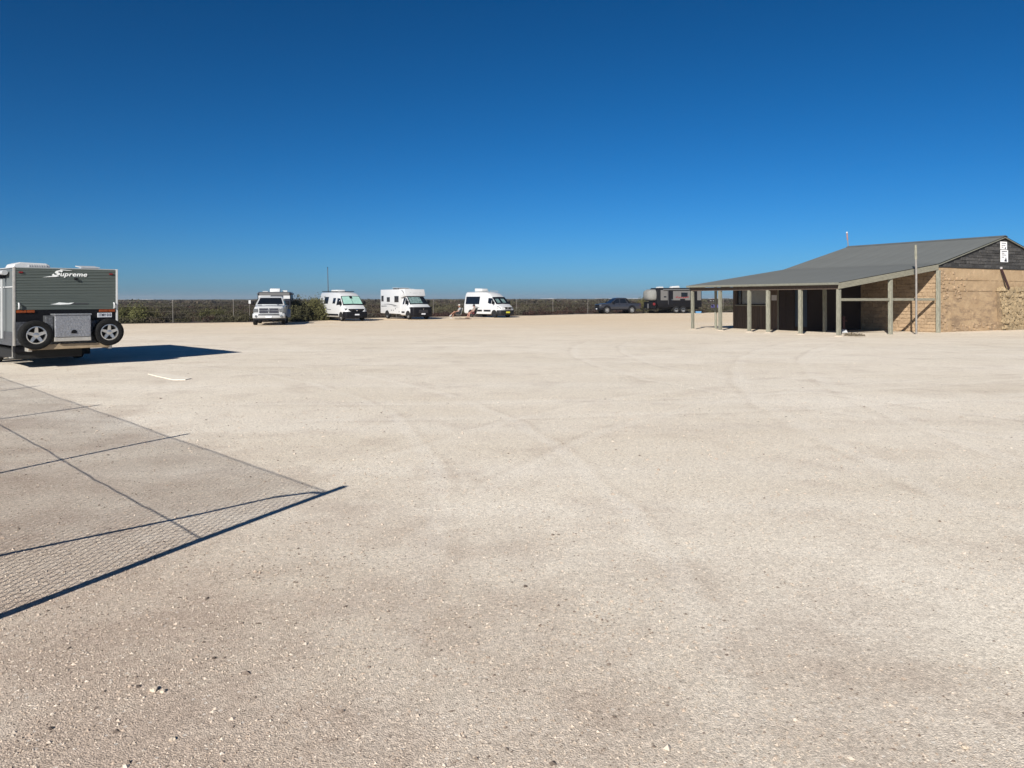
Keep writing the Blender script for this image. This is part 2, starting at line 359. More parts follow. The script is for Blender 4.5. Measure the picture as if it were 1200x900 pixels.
# white sand ridges and dark scrub line on the horizon
def ridge(name, x0, x1, Y, h, m, seed, step):
    prof = []
    x = x0
    while x <= x1 + 1e-3:
        e = min(1, (x-x0)/(0.12*(x1-x0)+1), (x1-x)/(0.12*(x1-x0)+1)); e = max(0, e)
        prof.append((x, h*e*(0.65 + 0.7*abs(noise.noise((x*0.02+seed, 3, 0)))) - 0.4)); x += step
    k = len(prof); mb = MB()
    mb.add([(x, Y-25, -1) for x, z in prof] + [(x, Y, z) for x, z in prof] + [(x, Y+60, -1) for x, z in prof],
           [(i, i+1, k+i+1, k+i) for i in range(k-1)] + [(k+i, k+i+1, 2*k+i+1, 2*k+i) for i in range(k-1)])
    return struct(mb.build(name, m))
for i, (a, b, hh) in enumerate(((135, 166, 3.2), (160, 181, 4.3), (255, 262, 3.2), (556, 566, 3.6), (578, 600, 4.2), (630, 668, 4.2), (690, 762, 5.0), (766, 800, 4.2), (826, 862, 5.2), (880, 980, 4.6))):
    ridge('sand_dunes', (a-600)/FPX*3000, (b-600)/FPX*3000, 3000, hh, M['dune'], i*7.3, 6)
ridge('far_scrub', -2600, 2600, 1900, 3.1, M['far_green'], 50, 12)

# ------------------------------------------------------------------ leaf soups
def tri_soup(name, cs, rs, hs, ntri, size, cols, m, parent=None, flat=0.25):
    "shrubs as thousands of small leaf-clump triangles spread through low domes"
    cs = np.asarray(cs, float); N = len(cs); K = N*ntri
    idx = np.repeat(np.arange(N), ntri)
    th = np.random.rand(K)*2*PI; u = np.random.rand(K)
    ph = np.arcsin(u**0.8); rad = 0.55 + 0.45*np.random.rand(K)**0.6
    lump = 1 + 0.28*np.sin(th*3 + idx*1.7) * np.cos(ph*4 + idx*0.9) + 0.18*np.sin(th*7+idx*2.3+ph*5)
    r = np.asarray(rs)[idx]*rad*lump; hgt = np.asarray(hs)[idx]
    p = np.stack([cs[idx, 0] + r*np.cos(ph)*np.cos(th), cs[idx, 1] + r*np.cos(ph)*np.sin(th),
                  np.maximum(0.03, cs[idx, 2] + hgt*np.sin(ph)*rad*lump)], 1)
    lump = np.clip(lump, 0.6, 1.28); s = np.broadcast_to(np.asarray(size, float), (N,))[idx]*(0.5+np.random.rand(K))
    a = np.random.randn(K, 3); a /= np.linalg.norm(a, axis=1)[:, None]
    b = np.random.randn(K, 3); b -= a*(a*b).sum(1)[:, None]; b /= np.linalg.norm(b, axis=1)[:, None]
    v = np.empty((K, 3, 3)); v[:, 0] = p - a*s[:, None]*0.6; v[:, 1] = p + a*s[:, None]*0.6 - b*s[:, None]*0.15; v[:, 2] = p + b*s[:, None]*0.75
    col = np.asarray(cols)[idx]*(0.7 + 0.6*np.random.rand(K))[:, None]
    return soup_obj(name, v.reshape(-1, 3), col, m, parent)
def soup_obj(name, v, facecol, m, parent=None, per=3):
    K = len(v)//per
    me = bpy.data.meshes.new(name); me.vertices.add(K*per); me.vertices.foreach_set('co', v.astype(np.float32).ravel())
    me.loops.add(K*per); me.loops.foreach_set('vertex_index', np.arange(K*per, dtype=np.int32))
    me.polygons.add(K); me.polygons.foreach_set('loop_start', np.arange(0, K*per, per, dtype=np.int32))
    me.update(); me.validate()
    at = me.attributes.new('Col', 'FLOAT_COLOR', 'POINT')
    c = np.ones((K*per, 4), np.float32); c[:, :3] = np.repeat(facecol, per, 0); at.data.foreach_set('color', c.ravel())
    return ob(name, me, m, parent)

OLIVE = np.array((0.056, 0.051, 0.029)); BROWN = np.array((0.053, 0.042, 0.030)); RED = np.array((0.048, 0.028, 0.023)); GREY = np.array((0.056, 0.049, 0.040))
def pick_col(x, y):
    t = noise.noise((x*0.06, y*0.03, 2)); k = random.random()
    c = OLIVE if k < 0.45+0.5*t else BROWN if k < 0.78+0.2*t else GREY if k < 0.93 else RED
    return c*(0.85+0.3*random.random())*(1+0.45*noise.noise((x*0.035, y*0.02, 11)))
def blocked(x, y):
    return False
def scatter(n, y0, y1, rr, hh, ntri, size, spread=0.70, power=1.0):
    cs, rs, hs, cols = [], [], [], []
    while len(cs) < n:
        y = y0 + (y1-y0)*random.random()**power; x = (random.random()*2-1)*(spread*y+6)
        e = edge_y(x) + 0.6
        if y < e: continue
        near = max(0, 1-(y-e)/7.0)
        r = random.uniform(*rr)*(1-0.25*near); cs.append((x, y, 0)); rs.append(r); hs.append(random.uniform(*hh)*(0.7+0.6*max(0, noise.noise((x*0.09, y*0.09, 7))+0.4))*(1-0.25*near))
        c = pick_col(x, y)
        if near > 0.3 and -9 < x < 16 and random.random() < 0.8: c = RED*(0.8+0.5*random.random())
        cols.append(c)
    return cs, rs, hs, cols
a = scatter(3600, 58, 128, (0.5, 0.95), (0.34, 0.66), 120, .2, power=1.0)
stuff(tri_soup('scrub', *a[:3], 240, 0.095, a[3], M['leaf']))
a = scatter(5200, 110, 330, (0.8, 1.6), (0.36, 0.70), 30, .4, power=1.4)
stuff(tri_soup('scrub', *a[:3], 115, 0.20, a[3], M['leaf']))
a = scatter(6000, 300, 1500, (2.2, 5.5), (0.7, 1.25), 14, 1.6, power=1.6)
stuff(tri_soup('scrub', *a[:3], 48, 0.8, a[3], M['leaf']))

def shrub(px, py, r, h, col, label, ntri=2200, size=0.16, lobes=5, dy=0.0, name='shrub'):
    g = G(px, py); g.y += dy; g.x *= (1+dy/max(1, g.y))
    t = thing(name, label, 'shrub', g)
    cs, rs, hs, cl = [], [], [], []
    for k in range(lobes):
        a = 2*PI*k/lobes + random.random(); d = r*0.5 if lobes > 1 else 0
        cs.append((d*math.cos(a), d*0.7*math.sin(a), 0)); q = random.uniform(0.75, 1.0)
        rs.append(r*0.62*q); hs.append(h*q); cl.append(np.array(col)*random.uniform(0.75, 1.2))
    hs[0] = h
    tri_soup('foliage', cs, rs, hs, ntri//lobes, size, cl, M['leaf'], t)
    mb = MB()
    for k in range(6):
        a = 2*PI*k/6 + .3
        mb.tube([(0.05*math.cos(a), 0.05*math.sin(a), 0), (r*.3*math.cos(a), r*.3*math.sin(a), h*.4), (r*.5*math.cos(a), r*.5*math.sin(a), h*.75)], [0.03, 0.02, 0.008], 5)
    mb.build('stem', M['stem'], t)
    return t
shrub(358, 376.0, 2.3, 1.85, (0.090, 0.087, 0.037), 'tall bushy olive green shrub between the white truck and the green graphic van', 22440, 0.087, 7, dy=2.2)
shrub(350, 376.9, 1.0, 1.3, (0.072, 0.070, 0.035), 'smaller olive shrub in front of the tall shrub right of the white truck', 9724, 0.083, 4, dy=0.2)
shrub(155, 378.6, 1.5, 1.25, (0.094, 0.095, 0.037), 'light green shrub at the gravel edge beside the grey caravan', 12716, 0.077, 5, dy=0.8)
shrub(172, 378.3, 1.1, 1.0, (0.072, 0.066, 0.032), 'low brown green shrub in front of the leftmost wire fence post', 7480, 0.072, 4, dy=0.8)
shrub(248, 376.5, 1.3, 1.0, (0.083, 0.081, 0.036), 'low green shrub between the two fence posts left of the truck', 7480, 0.077, 4, dy=3)
shrub(205, 377.6, 0.9, 0.7, (0.043, 0.038, 0.029), 'small dark shrub at the foot of the leftmost wire fence post', 5610, 0.067, 3, dy=0.7)
shrub(611, 369.4, 1.1, 0.85, (0.086, 0.077, 0.054), 'pale grey green shrub at the gravel edge right of the white van with side window', 6732, 0.077, 3, dy=1.0)
shrub(752, 366.6, 1.0, 1.7, (0.115, 0.105, 0.047), 'yellow green shrub between the grey pickup and the off road caravan', 8228, 0.087, 3, dy=4)
shrub(853, 365.6, 1.6, 0.9, (0.065, 0.059, 0.036), 'low olive shrub at the gravel edge seen through the verandah', 6732, 0.087, 4, dy=1.5)

# ------------------------------------------------------------------ loose stones on the gravel
def pebbles():
    Npt = []
    def want(x, y):
        t = noise.noise((x*0.8, y*0.8, 4))*0.6 + noise.noise((x*0.25, y*0.25, 9))*0.7
        left = 0.35*max(0, -x)/2.5
        return 0.42 + t*0.5 + min(left, 0.4)
    while len(Npt) < 92000:
        y = 2.6 + 12.5*random.random()**1.7; x = (random.random()*2-1)*(0.70*y+0.2)
        if random.random() < want(x, y): Npt.append((x, y, random.lognormvariate(math.log(0.0036), 0.45)))
    while len(Npt) < 98000:
        y = 9 + 26*random.random()**1.3; x = (random.random()*2-1)*(0.70*y)
        if random.random() < want(x, y): Npt.append((x, y, random.lognormvariate(math.log(0.0075), 0.4)))
    P = np.array(Npt); K = len(P)
    P[:, 2] = np.minimum(P[:, 2], 0.021)
    base = np.array([(1,0,0),(0,1,0),(-1,0,0),(0,-1,0),(0,0,0.75),(0,0,-0.75)], float)
    tri = np.array([(0,1,4),(1,2,4),(2,3,4),(3,0,4),(1,0,5),(2,1,5),(3,2,5),(0,3,5)])
    vv = base[None]*(0.6+0.8*np.random.rand(K, 6, 1))*P[:, 2][:, None, None]*np.stack([0.8+0.7*np.random.rand(K), 0.8+0.4*np.random.rand(K), 0.55+0.4*np.random.rand(K)], 1)[:, None, :]
    th = np.random.rand(K)*2*PI; c, s = np.cos(th)[:, None], np.sin(th)[:, None]
    x = vv[:, :, 0]*c - vv[:, :, 1]*s; y = vv[:, :, 0]*s + vv[:, :, 1]*c; vv[:, :, 0] = x; vv[:, :, 1] = y
    gzs = np.array([gz(p[0], p[1]) for p in P])
    vv[:, :, 0] += P[:, 0][:, None]; vv[:, :, 1] += P[:, 1][:, None]; vv[:, :, 2] += (gzs + P[:, 2]*0.15)[:, None]
    v = vv[:, tri].reshape(-1, 3)
    k = np.random.rand(K); col = np.empty((K, 3))
    col[:] = (0.47, 0.39, 0.315); col[k > 0.70] = (0.53, 0.455, 0.375); col[k > 0.985] = (0.58, 0.51, 0.43); col[k < 0.40] = (0.38, 0.30, 0.235); col[k < 0.17] = (0.17, 0.135, 0.11)
    col *= (0.85+0.3*np.random.rand(K))[:, None]
    stuff(soup_obj('gravel', v, np.repeat(col, 8, 0), M['pebble']))
pebbles()
def rock_mesh(r, seed):
    bm = bmesh.new(); bmesh.ops.create_icosphere(bm, subdivisions=2, radius=r)
    for v in bm.verts:
        d = v.co.normalized(); v.co *= 1 + 0.45*noise.noise(d*1.7 + Vector((seed, 0, 0))); v.co.z *= 0.65
    me = bpy.data.meshes.new('stone'); bm.to_mesh(me); bm.free(); return me
for i, (px, py, r, m, lab) in enumerate((
        (180, 807, 0.024, 'rock', 'pale angular stone at the bottom left, largest on the gravel'),
        (190, 809, 0.018, 'rock', 'tan stone touching the large pale stone at bottom left'),
        (161, 803, 0.014, 'rock_dark', 'small dark stone just left of the large pale stone'),
        (250, 770, 0.013, 'rock_dark', 'dark pebble lying alone above the large pale stone'),
        (615, 687, 0.016, 'rock_dark', 'dark pebble lying alone near the middle of the gravel'),
        (201, 865, 0.016, 'rock', 'flat tan stone below the large pale stone'),
        (58, 852, 0.013, 'rock_dark', 'dark pebble nearest the bottom left corner'),
        (1130, 875, 0.017, 'rock', 'pale pebble near the bottom right corner'),
        (188, 466, 0.022, 'rock_dark', 'dark stone on the gravel below the pale slab'))):
    g = G(px, py); r *= 0.85; o = ob('stone', rock_mesh(r, i*3.1), M[m]); o.location = (g.x, g.y, gz(g.x, g.y)+r*0.30); o.rotation_euler = (0.1, 0.2, i)
    tag(o, lab, 'stone', 'single stones on the gravel')
mb = MB()
sp = [G(173, 438.3), G(184, 437.6), G(197, 438.2), G(224, 443.4), G(217, 444.9), G(203, 445.0), G(188, 441.9)]
mb.prism([(p.x, p.y) for p in sp], -0.03, max(gz(p.x, p.y) for p in sp) + 0.010)
tag(mb.build('stone_slab', M['slab']), 'pale flat slab lying on the gravel right of the grey caravan shadow', 'slab')

# ------------------------------------------------------------------ the shed
U = Vector((-0.5, 0.866, 0)); V = Vector((0.866, 0.5, 0))
SP2 = Vector((16.39, 38.55, 0))
shed = thing('shed', 'low stone shed with grey gabled roof, timber verandah and black stone gable', 'shed', SP2, PI/6)
# local x = along the gable (s), local y = along the eaves (t)
T = 10.45; SW = 8.34; SA = 15.1; SE = 21.86; ZE = 2.72; ZB = 3.82; ZA = 5.60; ZW = 3.64
def roof_z(s): return ZE + (ZB-ZE)*s/SW if s < SW else ZB + (ZA-ZB)*(s-SW)/(SA-SW) if s < SA else ZA + (ZB-ZA)*(s-SA)/(SE-SA)
mb = MB()
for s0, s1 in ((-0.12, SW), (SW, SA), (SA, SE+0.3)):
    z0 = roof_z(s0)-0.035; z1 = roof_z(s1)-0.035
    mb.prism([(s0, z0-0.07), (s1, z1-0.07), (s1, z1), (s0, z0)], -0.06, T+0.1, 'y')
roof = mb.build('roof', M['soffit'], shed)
def sheet_mesh(s0, s1, w=0.76, nc=10, seg=1):
    z0, z1 = roof_z(s0), roof_z(s1); prof = []
    for k in range(nc*2+1): prof.append((w*k/(nc*2) - 0.0, 0.011 if k % 2 else -0.011))
    vs = []
    for (y, dz) in prof: vs.append((s0, y, z0+dz))
    for (y, dz) in prof: vs.append((s1, y, z1+dz))
    k = len(prof); mb = MB(); mb.add(vs, [(i, i+1, k+i+1, k+i) for i in range(k-1)])
    me = mb.mesh('roof_sheet'); return me
nsh = 14
for s0, s1, dz in ((-0.22, SW+0.05, 0.0), (SW-0.02, SA+0.02, 0.014), (SA-0.02, SE+0.4, 0.012)):
    me = sheet_mesh(s0, s1, w=(T+0.22)/nsh+0.03); me.materials.append(M['roof'])
    for k in range(nsh):
        o = ob('roof_sheet', me, None, roof); o.location = (0, -0.12 + k*(T+0.22)/nsh, dz + (0.006 if k % 2 else 0.0))
mb = MB(); mb.prism([(SA-0.28, ZA-0.045), (SA, ZA+0.035), (SA+0.28, ZA-0.045), (SA+0.28, ZA-0.03), (SA, ZA+0.055), (SA-0.28, ZA-0.03)], -0.14, T+0.12, 'y')
mb.build('ridge_cap', M['roof'], roof)
# gutter, fascia beam, barge boards
mb = MB(); mb.prism([(-0.36, ZE-0.10), (-0.34, ZE-0.145), (-0.24, ZE-0.15), (-0.22, ZE-0.03), (-0.235, ZE-0.03), (-0.25, ZE-0.13), (-0.33, ZE-0.13), (-0.345, ZE-0.03), (-0.36, ZE-0.03)], -0.16, T+0.16, 'y')
mb.build('gutter', M['gutter'], shed)
mb = MB(); mb.box(-0.075, 0.075, -0.02, T+0.02, ZE-0.36, ZE-0.16); mb.build('fascia_beam', M['boards'], shed)
mb = MB(); mb.prism([(-0.14, ZE-0.35), (SW-0.05, ZB-0.35), (SW-0.05, ZB-0.055), (-0.14, ZE-0.055)], -0.125, -0.065, 'y')
mb.build('barge_board', M['timber_h'], shed)
mb = MB(); mb.prism([(-0.14, ZE-0.30), (SW, ZB-0.30), (SW, ZB-0.055), (-0.14, ZE-0.055)], T+0.105, T+0.15, 'y'); mb.build('barge_board', M['timber_h'], shed)
mb = MB(); mb.prism([(SW, ZB-0.10), (SA, ZA-0.10), (SA, ZA-0.05), (SW, ZB-0.05)], -0.125, -0.068, 'y'); mb.build('barge_board', M['gutter'], shed)
mb = MB(); mb.prism([(SA, ZA-0.10), (SE+.3, ZB-0.19), (SE+.3, ZB-0.14), (SA, ZA-0.05)], -0.125, -0.068, 'y'); mb.build('barge_board', M['gutter'], shed)
# posts and rails
def post(s, t, top, w=0.16, m='timber', name='post', lean=0.0):
    w *= random.uniform(.94, 1.05); lean = lean + random.uniform(-.02, .02); lt_ = random.uniform(-.02, .02)
    mb = MB(); mb.loft([[(s-w/2, t-w/2, -0.1), (s+w/2, t-w/2, -0.1), (s+w/2, t+w/2, -0.1), (s-w/2, t+w/2, -0.1)],
                        [(s-w/2+lean, t-w/2, top), (s+w/2+lean, t-w/2, top), (s+w/2+lean, t+w/2, top), (s-w/2+lean, t+w/2, top)]])
    return mb.build(name, M[m], shed, bevel=0.012, seg=1)
for t in (0.02, 2.34, 4.5, 5.86, 8.1, T-0.03):
    mb = MB(); mb.lathe([(.30, -.05), (.24, .012), (.14, .045), (.06, .05), (.002, .05)], (0, t, 0), (0, 0, 1), 12); mb.build('post_footing', M['rock'], shed, smooth=60)
    post(0.0, t, ZE-0.365, 0.17 if t < 9 else 0.16)
for s in (2.1, 4.2, 6.3): 
    pass
post(4.2, 0.02, roof_z(4.2)-0.36, 0.19)
post(8.22, -0.14, roof_z(8.2)-0.36, 0.17, lean=0.03)
post(1.95, T-0.03, roof_z(1.95)-0.31, 0.13)
post(3.50, 3.55, roof_z(3.5)-0.125, 0.17)
for s0, s1 in ((0.09, 4.1), (4.3, 8.13)):
    mb = MB(); mb.box(s0, s1, -0.02, 0.08, 1.76, 1.90); mb.build('rail', M['timber_h'], shed, bevel=0.01, seg=1)
mb = MB(); mb.box(0.095, 0.40, 0.02, 0.06, 2.18, 2.24)
# rafters under the verandah roof
mb = MB(); 
for t in (1.2, 3.5, 5.9, 8.1):
    mb.prism([(0.08, roof_z(0.08)-0.24), (SW-.05, roof_z(SW)-0.24), (SW-.05, roof_z(SW)-0.108), (0.08, roof_z(0.08)-0.108)], t-0.03, t+0.03, 'y')
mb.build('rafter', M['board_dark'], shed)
# the room under the verandah
RW = 3.44
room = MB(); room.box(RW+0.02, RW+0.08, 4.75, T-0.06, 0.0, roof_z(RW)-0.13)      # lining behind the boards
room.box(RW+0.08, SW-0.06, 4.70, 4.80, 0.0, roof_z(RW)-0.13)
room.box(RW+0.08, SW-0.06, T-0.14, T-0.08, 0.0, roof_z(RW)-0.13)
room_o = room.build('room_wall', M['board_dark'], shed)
bw = 0.2
def board_mesh(h, z0, w=bw-0.012):
    mb = MB(); mb.box(-0.024, 0.018, 0, w, z0, z0+h); me = mb.mesh('board', bevel=0.006, seg=1); me.materials.append(M['boards']); return me
bl = board_mesh(1.44, 0.03); bt = board_mesh(roof_z(RW)-0.16, 0.03); bs = board_mesh(0.45, 2.64)
t = 6.80
while t + bw <= T + 0.0:
    full = t < 7.55 or t + bw > 10.05
    o = ob('board', bt if full else bl, None, room_o); o.location = (RW, t, 0); t += bw
mb = MB(); mb.box(-0.024, 0.018, 0, bw-0.012, 0.03, 2.95); me = mb.mesh('board', bevel=0.006, seg=1); me.materials.append(M['boards'])
s = RW+0.1
while s < SW-0.3:
    o = ob('board', me, None, room_o); o.location = (s+bw, T-0.055, 0); o.rotation_euler = (0, 0, PI/2); s += bw
# window with a mesh pane
win = MB()
win.box(RW-0.05, RW+0.015, 7.60, 7.68, 1.50, 2.86); win.box(RW-0.05, RW+0.015, 9.97, 10.05, 1.50, 2.86)
win.box(RW-0.05, RW+0.015, 7.68, 9.97, 2.78, 2.86); win.box(RW-0.05, RW+0.015, 9.62, 9.68, 1.56, 2.78); win.box(RW-0.05, RW+0.015, 7.68, 9.97, 1.50, 1.56)
wo = win.build('window', M['board_dark'], shed)
mb = MB(); mb.box(RW-0.02, RW+0.012, 7.681, 9.619, 1.561, 2.779); pane = mb.build('pane', M['mesh_pane'], wo)
mb = MB(); mb.box(RW-0.005, RW+0.012, 9.681, 9.969, 1.561, 2.779); mb.build('pane', M['glass'], wo, label='narrow dark pane at the left end')
mb = MB()
k = -1.3
while k < 2.0:
    for sg in (1, -1):
        a = Vector((RW-0.028, 7.681+max(0, k), 0)); 
        y0 = k; pts2 = []
        # diagonal bars clipped to the pane
        for z in np.linspace(0, 1.2, 13):
            y = k + z*1.0
            if 0.0 <= y <= 1.92: pts2.append((y if sg > 0 else 1.92-y, 1.565+z))
        if len(pts2) > 1: mb.tube([(RW-0.026, 7.685+pts2[0][0], pts2[0][1]), (RW-0.026, 7.685+pts2[-1][0], pts2[-1][1])], 0.007, 4)
    k += 0.11
mb.build('lattice', M['plastic_grey'], wo)
mb = MB(); mb.box(RW-0.16, RW-0.03, 7.5, 10.1, 1.44, 1.495); mb.build('sill', M['timber_h'], wo)
mb = MB(); mb.box(RW-0.042, RW-0.03, 6.86, 7.26, 1.78, 2.10); mb.build('notice', M['paper'], shed, label='pale paper notice beside the window')
mb = MB(); mb.box(RW-0.05, RW+0.02, 6.73, 6.795, 0.0, roof_z(RW)-0.14); mb.build('corner_trim', M['timber'], shed)
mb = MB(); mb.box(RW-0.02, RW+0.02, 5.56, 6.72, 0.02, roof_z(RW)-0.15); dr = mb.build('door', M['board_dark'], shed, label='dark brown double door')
for y0, y1, z0, z1 in ((5.62, 6.08, 0.15, 1.2), (6.2, 6.66, 0.15, 1.2), (5.62, 6.08, 1.4, 2.6), (6.2, 6.66, 1.4, 2.6)):
    mb = MB(); mb.box(RW-0.035, RW-0.021, y0, y1, z0, z1); mb.build('door_panel', M['board_dark'], dr, bevel=0.006, seg=1)
mb = MB(); mb.box(RW-0.018, RW+0.02, 4.72, 5.52, 0.25, roof_z(RW)-0.15); bd = mb.build('door', M['blue_door'], shed, label='dull blue door')
mb = MB(); mb.box(RW-0.03, RW-0.02, 4.80, 5.44, 0.35, 1.40); mb.build('door_panel', M['blue_door'], bd)
# stone walls
wall_x = MB(); wall_x.box(SW, SW+0.4, 0.0, T, -0.1, ZW+0.02)
wx = wall_x.build('verandah_wall', mat('bedding_mortar', (0.25, 0.175, 0.108), 0.95, scale=3, var=0.3, bump=0.6, bscale=20), shed)
def plaster():
    m = mat('worn_render', (0.30, 0.205, 0.118), 0.93, scale=1.1, bump=0.55, bscale=9, col2=(0.385, 0.28, 0.17))
    n = m.node_tree.nodes; l = m.node_tree.links; b = n['Principled BSDF']
    tc = n['Texture Coordinate']; old = b.inputs['Base Color'].links[0].from_socket
    # grey-brown weather stains low on the wall, stretched along the courses
    mp = n.new('ShaderNodeMapping'); mp.inputs['Scale'].default_value = (0.55, 1, 1.6); l.new(tc.outputs['Object'], mp.inputs['Vector'])
    nz = n.new('ShaderNodeTexNoise'); nz.inputs['Scale'].default_value = 1.5; nz.inputs['Detail'].default_value = 9; nz.inputs['Roughness'].default_value = 0.7
    l.new(mp.outputs[0], nz.inputs['Vector'])
    r = n.new('ShaderNodeMapRange'); r.inputs['From Min'].default_value = 0.46; r.inputs['From Max'].default_value = 0.60; l.new(nz.outputs['Fac'], r.inputs['Value'])
    sp = n.new('ShaderNodeSeparateXYZ'); l.new(tc.outputs['Object'], sp.inputs[0])
    hz = n.new('ShaderNodeMapRange'); hz.inputs['From Min'].default_value = 3.0; hz.inputs['From Max'].default_value = 1.4; hz.inputs['To Max'].default_value = 0.85; l.new(sp.outputs['Z'], hz.inputs['Value'])
    mu = n.new('ShaderNodeMath'); mu.operation = 'MULTIPLY'; l.new(r.outputs[0], mu.inputs[0]); l.new(hz.outputs[0], mu.inputs[1])
    mx = n.new('ShaderNodeMix'); mx.data_type = 'RGBA'; l.new(mu.outputs[0], mx.inputs[0]); l.new(old, mx.inputs[6]); mx.inputs[7].default_value = (0.185, 0.128, 0.082, 1)
    # pale scuffed patches
    nz2 = n.new('ShaderNodeTexNoise'); nz2.inputs['Scale'].default_value = 2.3; nz2.inputs['Detail'].default_value = 8; l.new(tc.outputs['Object'], nz2.inputs['Vector'])
    r2 = n.new('ShaderNodeMapRange'); r2.inputs['From Min'].default_value = 0.60; r2.inputs['From Max'].default_value = 0.70; r2.inputs['To Max'].default_value = 0.6; l.new(nz2.outputs['Fac'], r2.inputs['Value'])
    mx2 = n.new('ShaderNodeMix'); mx2.data_type = 'RGBA'; l.new(r2.outputs[0], mx2.inputs[0]); l.new(mx.outputs[2], mx2.inputs[6]); mx2.inputs[7].default_value = (0.50, 0.35, 0.22, 1)
    l.new(mx2.outputs[2], b.inputs['Base Color']); return m
M['plaster'] = plaster()
# gable wall: courses of rendered blocks, each lift a slab set a little unevenly
gw = MB(); ns, nz_ = 110, 30; q = []
for jz in range(nz_+1):
    for js in range(ns+1):
        ss = SW+0.02 + (SE-SW-0.02)*js/ns; zz = -0.1 + (ZW+0.1)*jz/nz_
        d = 0.022*noise.noise((ss*0.9, zz*1.2, 0)) + 0.012*noise.noise((ss*3, zz*3.5, 4)) + 0.03*max(0, 0.5-zz)
        q.append((ss, -0.03-d, zz))
gw.add(q, [(jz*(ns+1)+js, jz*(ns+1)+js+1, (jz+1)*(ns+1)+js+1, (jz+1)*(ns+1)+js) for jz in range(nz_) for js in range(ns)])
gw.box(SW+0.03, SE, 0.03, 0.36, -0.1, ZW-0.01)
gwo = gw.build('gable_wall', M['plaster'], shed)
for zl in (2.92, 2.30):
    mb = MB(); x_ = SW+.05
    while x_ < SE-.1:
        L_ = min(random.uniform(.5, 1.6), SE-.05-x_); dz = random.uniform(-.012, .012); mb.box(x_, x_+L_, -0.058-random.uniform(0, .012), 0.0, zl+dz, zl+dz+0.02); x_ += L_ + random.choice((0.0, 0.0, 0.25))
    mb.build('lift_line', M['plaster'], gwo)
mb = MB(); mb.box(SE-0.4, SE, 0.4, T, -0.1, ZW); mb.build('back_wall', M['plaster'], shed)
mb = MB(); mb.box(SW+0.42, SE-0.42, T-0.4, T, -0.1, ZW); mb.build('far_gable_wall', M['plaster'], shed)
mb = MB(); mb.prism([(SW+0.1, ZW+0.01), (SE-.1, ZW+0.01), (SE-0.1, ZB-0.12), (SA, ZA-0.12), (SW+0.1, ZB-0.12)], T-0.3, T-0.05, 'y'); mb.build('far_gable', M['gable_mortar'], shed)
# stones: jittered blocks shared between alike pieces
def stone_variant(seed, rough=0.12):
    rnd = random.Random(seed); q = lambda a: a*(1+rnd.uniform(-rough, rough))
    L = []
    for d, ins in ((0.0, 0.0), (0.7, 0.02), (1.0, 0.16)):
        L.append([(q(x)*(1-ins), d*(1+rnd.uniform(-0.2, 0.2) if d == 1 else 1), q(z)*(1-ins)) for x, z in ((-.5, -.5), (0, -.5*(1-rough)), (.5, -.5), (.5, .5), (0, .5*(1+rough)), (-.5, .5))])
    mb = MB(); mb.loft(L); return mb.mesh('stone')
def stones_set(mname, k0, rough):
    out = []
    for k in range(7):
        me = stone_variant(k0+k, rough); me.materials.append(M[mname]); out.append(me)
    return out
SV = stones_set('stone', 10, 0.22); SG = stones_set('gable_stone', 30, 0.07); SR = stones_set('rubble', 50, 0.42)
# stones facing the verandah (plane s = SW, facing -s)
z = 0.02
while z < ZW-0.1:
    h = random.uniform(0.15, 0.25); h = min(h, ZW-z); t = 0.02 - random.random()*0.2
    while t < 5.3:
        w = random.uniform(0.22, 0.55)
        o = ob('stone', random.choice(SV), None, wx); o.location = (SW+0.01, max(t, 0)+w/2, z+h/2)
        o.rotation_euler = (0, 0, PI/2); o.rotation_euler = (random.uniform(-.05, .05), random.uniform(-.05, .05), PI/2); o.scale = (w-0.010, random.uniform(0.02, 0.055), h*random.uniform(.88, 1.0)-0.008); t += w
    z += h
# exposed stones on the rendered gable face
def gable_stone(s, z, w, h, d):
    o = ob('stone', random.choice(SV), None, gwo); o.location = (s, -0.03, z); o.rotation_euler = (PI, 0, random.uniform(-.03, .03)); o.scale = (w*.9, d+0.025, h); return o
for k in range(95):
    r = random.random()
    if r < 0.42: s, z = SW + 0.25 + random.random()**1.5*0.9, random.uniform(0.1, 3.5)
    elif r < 0.62: s, z = random.gauss(10.3, 0.5), random.gauss(2.45, 0.4)
    else: s, z = random.uniform(8.6, 14.6), random.uniform(0.06, 0.45)
    if s > SW+.2: gable_stone(s, z, random.uniform(0.12, 0.34), random.uniform(0.08, 0.17), random.uniform(0.012, 0.03))
# the black gable
gb = MB(); gb.prism([(SW+0.02, ZW+0.005), (SE-0.02, ZW+0.005), (SE-0.02, ZB-0.115), (SA, ZA-0.115), (SW+0.02, ZB-0.115)], 0.0, 0.35, 'y')
gbo = gb.build('gable', M['gable_mortar'], shed)
z = ZW+0.01; cnt = 0
while z < ZA-0.25:
    h = random.uniform(0.15, 0.22); s = SW + random.uniform(0.0, 0.3)
    while s < SE-0.1:
        w = random.uniform(0.3, 0.85); mid = s+w/2
        top = roof_z(min(s, s+w) if mid < SA else s+w) - 0.13
        if z + h < top + 0.06:
            o = ob('stone', random.choice(SG), None, gbo); o.location = (mid, 0.005, z+h/2); o.rotation_euler = (PI, 0, 0); o.scale = (w-0.018, random.uniform(0.02, 0.05), h-0.018); cnt += 1
        s += w
    z += h
mb = MB(); mb.box(SW+0.04, SE-.03, -0.075, 0.0, ZW-0.03, ZW+0.05); mb.build('string_course', M['gable_mortar'], shed, bevel=0.01, seg=1)
